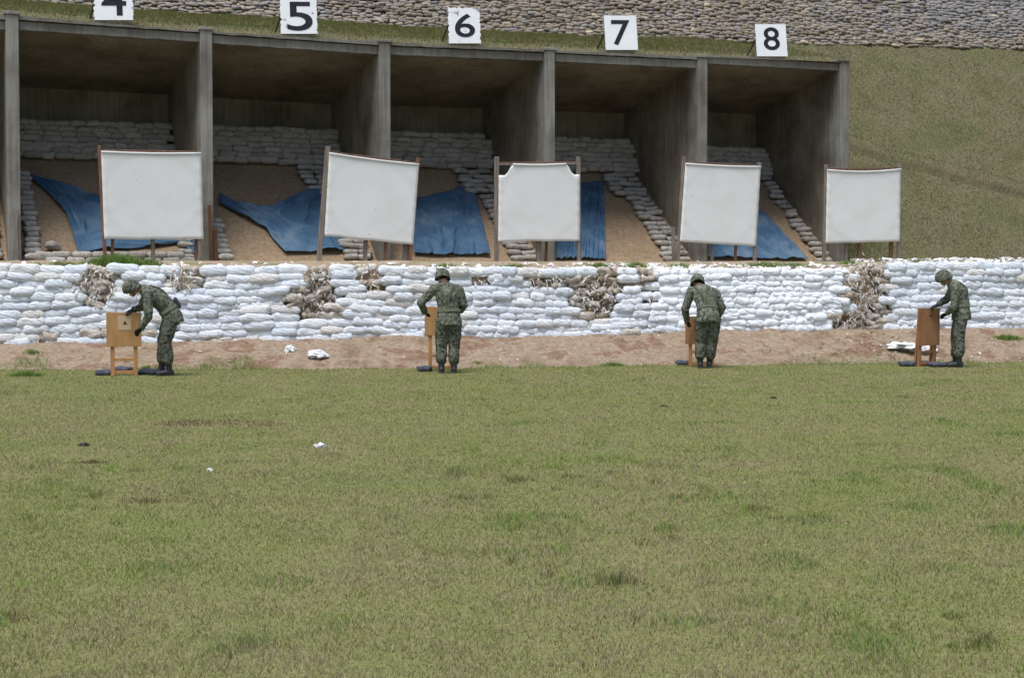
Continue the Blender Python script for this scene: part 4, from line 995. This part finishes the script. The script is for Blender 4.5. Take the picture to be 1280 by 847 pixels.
    for sg in (-1, 1):
        mb = MB(); pv = []
        for i in range(13):
            t = i / 12; c = lerp(wc, lerp(up_ch, j['neck'], .25), t) + side * sg * lerp(.02, .11, max(0, (t - .35) / .65)); hp = bv.ray_cast(c + back * .4, -back, .5)
            if hp[0] is not None: pv.append(hp[0] + back * .005)
        if len(pv) > 3:
            for p in pv: mb.v += [tuple(p - side * .019), tuple(p + side * .019), tuple(p + side * .019 + back * .006), tuple(p - side * .019 + back * .006)]
            for i in range(len(pv) - 1):
                for e in range(4): e2 = (e + 1) % 4; mb.f.append((i * 4 + e, i * 4 + e2, i * 4 + 4 + e2, i * 4 + 4 + e))
            mb.build('brace', M['web'], root, True)
    if pouch:
        mb = MB(); c = wc + back * .18 + side * .02 - wa * .03; 
        mb.hexa([c + side * a + back * b_ + wa * z_ for z_ in (-.09, .09) for a, b_ in ((-.07, -.035), (.07, -.035), (.07, .035), (-.07, .035))]); mb.build('pouch', M['pouch'], belt, bevel=.02)
    return root, g, W, xd, yd, k
PEOPLE = []
PEOPLE.append(make_person('camouflaged soldier at the left bending low over a plywood target, seen from the side', (110, 330), (540, 786), dict(
    pelvis=(598, 372, 0), waist=(558, 305, 0), chest=(480, 222, 0), neck=(400, 178, 0), head=(318, 172, 0),
    shL=(432, 212, -.17), elL=(432, 370, -.24), wrL=(382, 452, -.17), haL=(335, 505, -.09),
    shR=(425, 212, .17), elR=(385, 305, .22), wrR=(325, 325, .12), haR=(272, 350, .06),
    hipL=(592, 392, -.09), knL=(548, 555, -.1), anL=(572, 735, -.10), hipR=(585, 392, .09), knR=(530, 555, .12), anR=(522, 735, .12)), (-.72, 0, -.62), (-.6, 0, .72), 1, (-1, 0, 0), True))
PEOPLE.append(make_person('camouflaged soldier seen from behind, standing upright left of the wall middle', (480, 330), (450, 770), dict(
    pelvis=(458, 385, 0), waist=(455, 310, .02), chest=(448, 215, .05), neck=(430, 140, .09), head=(413, 92, .17),
    shL=(352, 178, .05), elL=(262, 275, .04), wrL=(288, 345, .24), haL=(318, 362, .36), shR=(528, 182, .05), elR=(566, 285, .06), wrR=(540, 335, .28), haR=(505, 345, .38),
    hipL=(415, 405, 0), knL=(404, 590, .03), anL=(406, 725, -.02), hipR=(500, 405, 0), knR=(494, 590, .03), anR=(494, 728, -.02)), (-.12, .84, -.5), (-.05, .5, .84), 12, (0, 1, 0)))
PEOPLE.append(make_person('camouflaged soldier seen from behind, stooping forward with arms down, right of centre', (810, 330), (400, 735), dict(
    pelvis=(422, 370, -.03), waist=(415, 300, .05), chest=(392, 215, .19), neck=(362, 165, .28), head=(346, 130, .37),
    shL=(302, 198, .2), elL=(260, 320, .2), wrL=(272, 405, .32), haL=(292, 440, .42), shR=(472, 202, .2), elR=(520, 310, .2), wrR=(480, 395, .33), haR=(450, 425, .42),
    hipL=(378, 388, -.02), knL=(370, 560, .03), anL=(368, 700, -.01), hipR=(465, 388, -.02), knR=(452, 555, .06), anR=(432, 696, .10)), (-.15, .72, -.64), (-.06, .65, .74), 23, (0, 1, 0)))
PEOPLE.append(make_person('camouflaged soldier at the far right standing side-on beside a tall narrow-looking stand', (1110, 325), (490, 755), dict(
    pelvis=(512, 378, 0), waist=(505, 300, 0), chest=(488, 218, 0), neck=(446, 158, 0), head=(388, 128, 0),
    shL=(478, 202, -.16), elL=(462, 330, -.22), wrL=(415, 375, -.12), haL=(372, 402, -.05), shR=(455, 202, .16), elR=(415, 275, .2), wrR=(350, 318, .13), haR=(300, 345, .06),
    hipL=(515, 392, -.08), knL=(498, 560, -.1), anL=(500, 712, -.10), hipR=(512, 392, .08), knR=(478, 560, .1), anR=(476, 715, .10)), (-.82, 0, -.5), (-.5, 0, .82), 34, (-1, 0, 0)))

# ------------------------------------------------------------------ small plywood targets the soldiers work on
def stand(px, py, yaw, w_, hb_, ht_, lab, mat, legmat, mark, back=0.0, reach=.42):
    g = ground(px, py); yd = Vector((g.x, g.y, 0)).normalized(); g = g + yd * back; xd = Vector((yd.y, -yd.x, 0)); c, s_ = math.cos(yaw), math.sin(yaw)
    x = xd * c + yd * s_; y = yd * c - xd * s_; Z = Vector((0, 0, 1)); root = empty('target_stand', g); tag(root, lab, 'target stand', 'small plywood target stands')
    P = lambda a, b, z: g + x * a + y * b + Z * z
    bxx = lambda mb, a0, a1, b0, b1, z0, z1: mb.hexa([P(a, b, z) for z in (z0, z1) for a, b in ((a0, b0), (a1, b0), (a1, b1), (a0, b1))])
    mb = MB(); bxx(mb, -w_ / 2, w_ / 2, -.016, .0, hb_, ht_); board = mb.build('board', M[mat], root, bevel=.003)
    lx = w_ / 2 - .09
    for q in (-lx, lx):
        mb = MB(); mb.bar(P(q, .03, -.02), P(q, .03, ht_ - .03), .062, .045, x); mb.build('leg', M[legmat], root, bevel=.004)
        mb = MB(); mb.bar(P(q, reach, 0), P(q, .055, ht_ * .8), .04, .035, x); mb.build('rear_brace', M[legmat], root, bevel=.004)
    for z, t_ in ((.25, .045), (.055, .05)):
        mb = MB(); mb.bar(P(-lx + .033, .03, z), P(lx - .033, .03, z), t_, .03, Z); mb.build('crossbar', M[legmat], root, bevel=.004)
    if mark == 'sheet':
        mb = MB(); bxx(mb, -.09, .11, -.0195, -.0165, ht_ - .27, ht_ - .05); pa = mb.build('paper', M['paper'], board)
        mb = MB(); z0 = ht_ - .17
        for a in ((-.028, 0), (.028, 0)):
            pass
        pts = [(-.034, -.012), (-.012, -.002), (-.004, .03), (.012, .032), (.02, .004), (.044, -.014), (.02, -.008), (.006, -.018), (-.008, -.01)]
        mb.v = [tuple(P(.012 + a * 1.15, -.0215, z0 + b * 1.15)) for a, b in pts] + [tuple(P(.012 + a * 1.15, -.0196, z0 + b * 1.15)) for a, b in pts]; m_ = len(pts)
        mb.f = [tuple(range(m_)), tuple(reversed(range(m_, 2 * m_)))] + [(i, (i + 1) % m_, m_ + (i + 1) % m_, m_ + i) for i in range(m_)]
        mb.build('mark', M['black'], board)
    if mark == 'dot':
        mb = MB(); mb.loft([P(.03, -.0225, ht_ - .13), P(.03, -.0165, ht_ - .13)], [.02, .02], x, 14); mb.build('mark', M['black'], board)
    return root, g, x, y
Z5 = 847 / 150
stand(110 + 256 / Z5, 330 + 787 / Z5, 0, .53, .455, .985, 'orange-brown plywood target on timber legs in front of the leftmost soldier', 'ply', 'ply_leg', 'sheet')
stand(480 + 402 / Z5, 330 + 752 / Z5, 0, .53, .58, 1.05, 'plywood target half hidden behind the second soldier from the left', 'ply', 'ply_leg', '', .0)
stand(810 + 375 / Z5, 330 + 722 / Z5, 0, .55, .38, .86, 'reddish plywood target half hidden behind the stooping third soldier', 'ply_old', 'ply_leg', '', .0)
stand(1110 + 282 / Z5, 325 + 750 / Z5, R(50), .56, .36, 1.0, 'worn reddish plywood target turned aside in front of the rightmost soldier', 'ply_old', 'ply_old', 'dot', reach=.12)
for px, py, w_, yaw, lab in [(110 + 115 / Z5, 330 + 785 / Z5, .30, .1, 'dark grey sandbag on the grass left of the leftmost plywood stand'), (110 + 425 / Z5, 330 + 780 / Z5, .34, -.1, 'dark grey sandbag between the leftmost stand and its soldier'),
        (110 + 245 / Z5, 330 + 762 / Z5, .30, .05, 'dark grey sandbag seen between the legs of the leftmost stand'), (480 + 285 / Z5, 330 + 758 / Z5, .24, .1, 'dark sandbag at the left foot of the second stand'),
        (810 + 248 / Z5, 330 + 715 / Z5, .26, 0, 'grey sandbag at the left foot of the third stand'), (1110 + 140 / Z5, 325 + 750 / Z5, .26, .1, 'dark sandbag left of the rightmost stand'),
        (1110 + 255 / Z5, 325 + 745 / Z5, .25, -.1, 'dark sandbag between the legs of the rightmost stand'), (1110 + 350 / Z5, 325 + 755 / Z5, .26, .2, 'dark sandbag in front of the rightmost soldier, right of the stand')]:
    g = ground(px, py); o = bpy.data.objects.new('sandbag', BAG['bag_dark'][int(px) % 4]); COL.objects.link(o)
    o.matrix_basis = bag_matrix(g + Vector((0, .05, .045)), (1, .1, 0), w_, .24, .085, yaw=yaw); tag(o, lab, 'sandbag', 'dark sandbags weighing the stands')
bpy.data.scenes.remove(TMP)
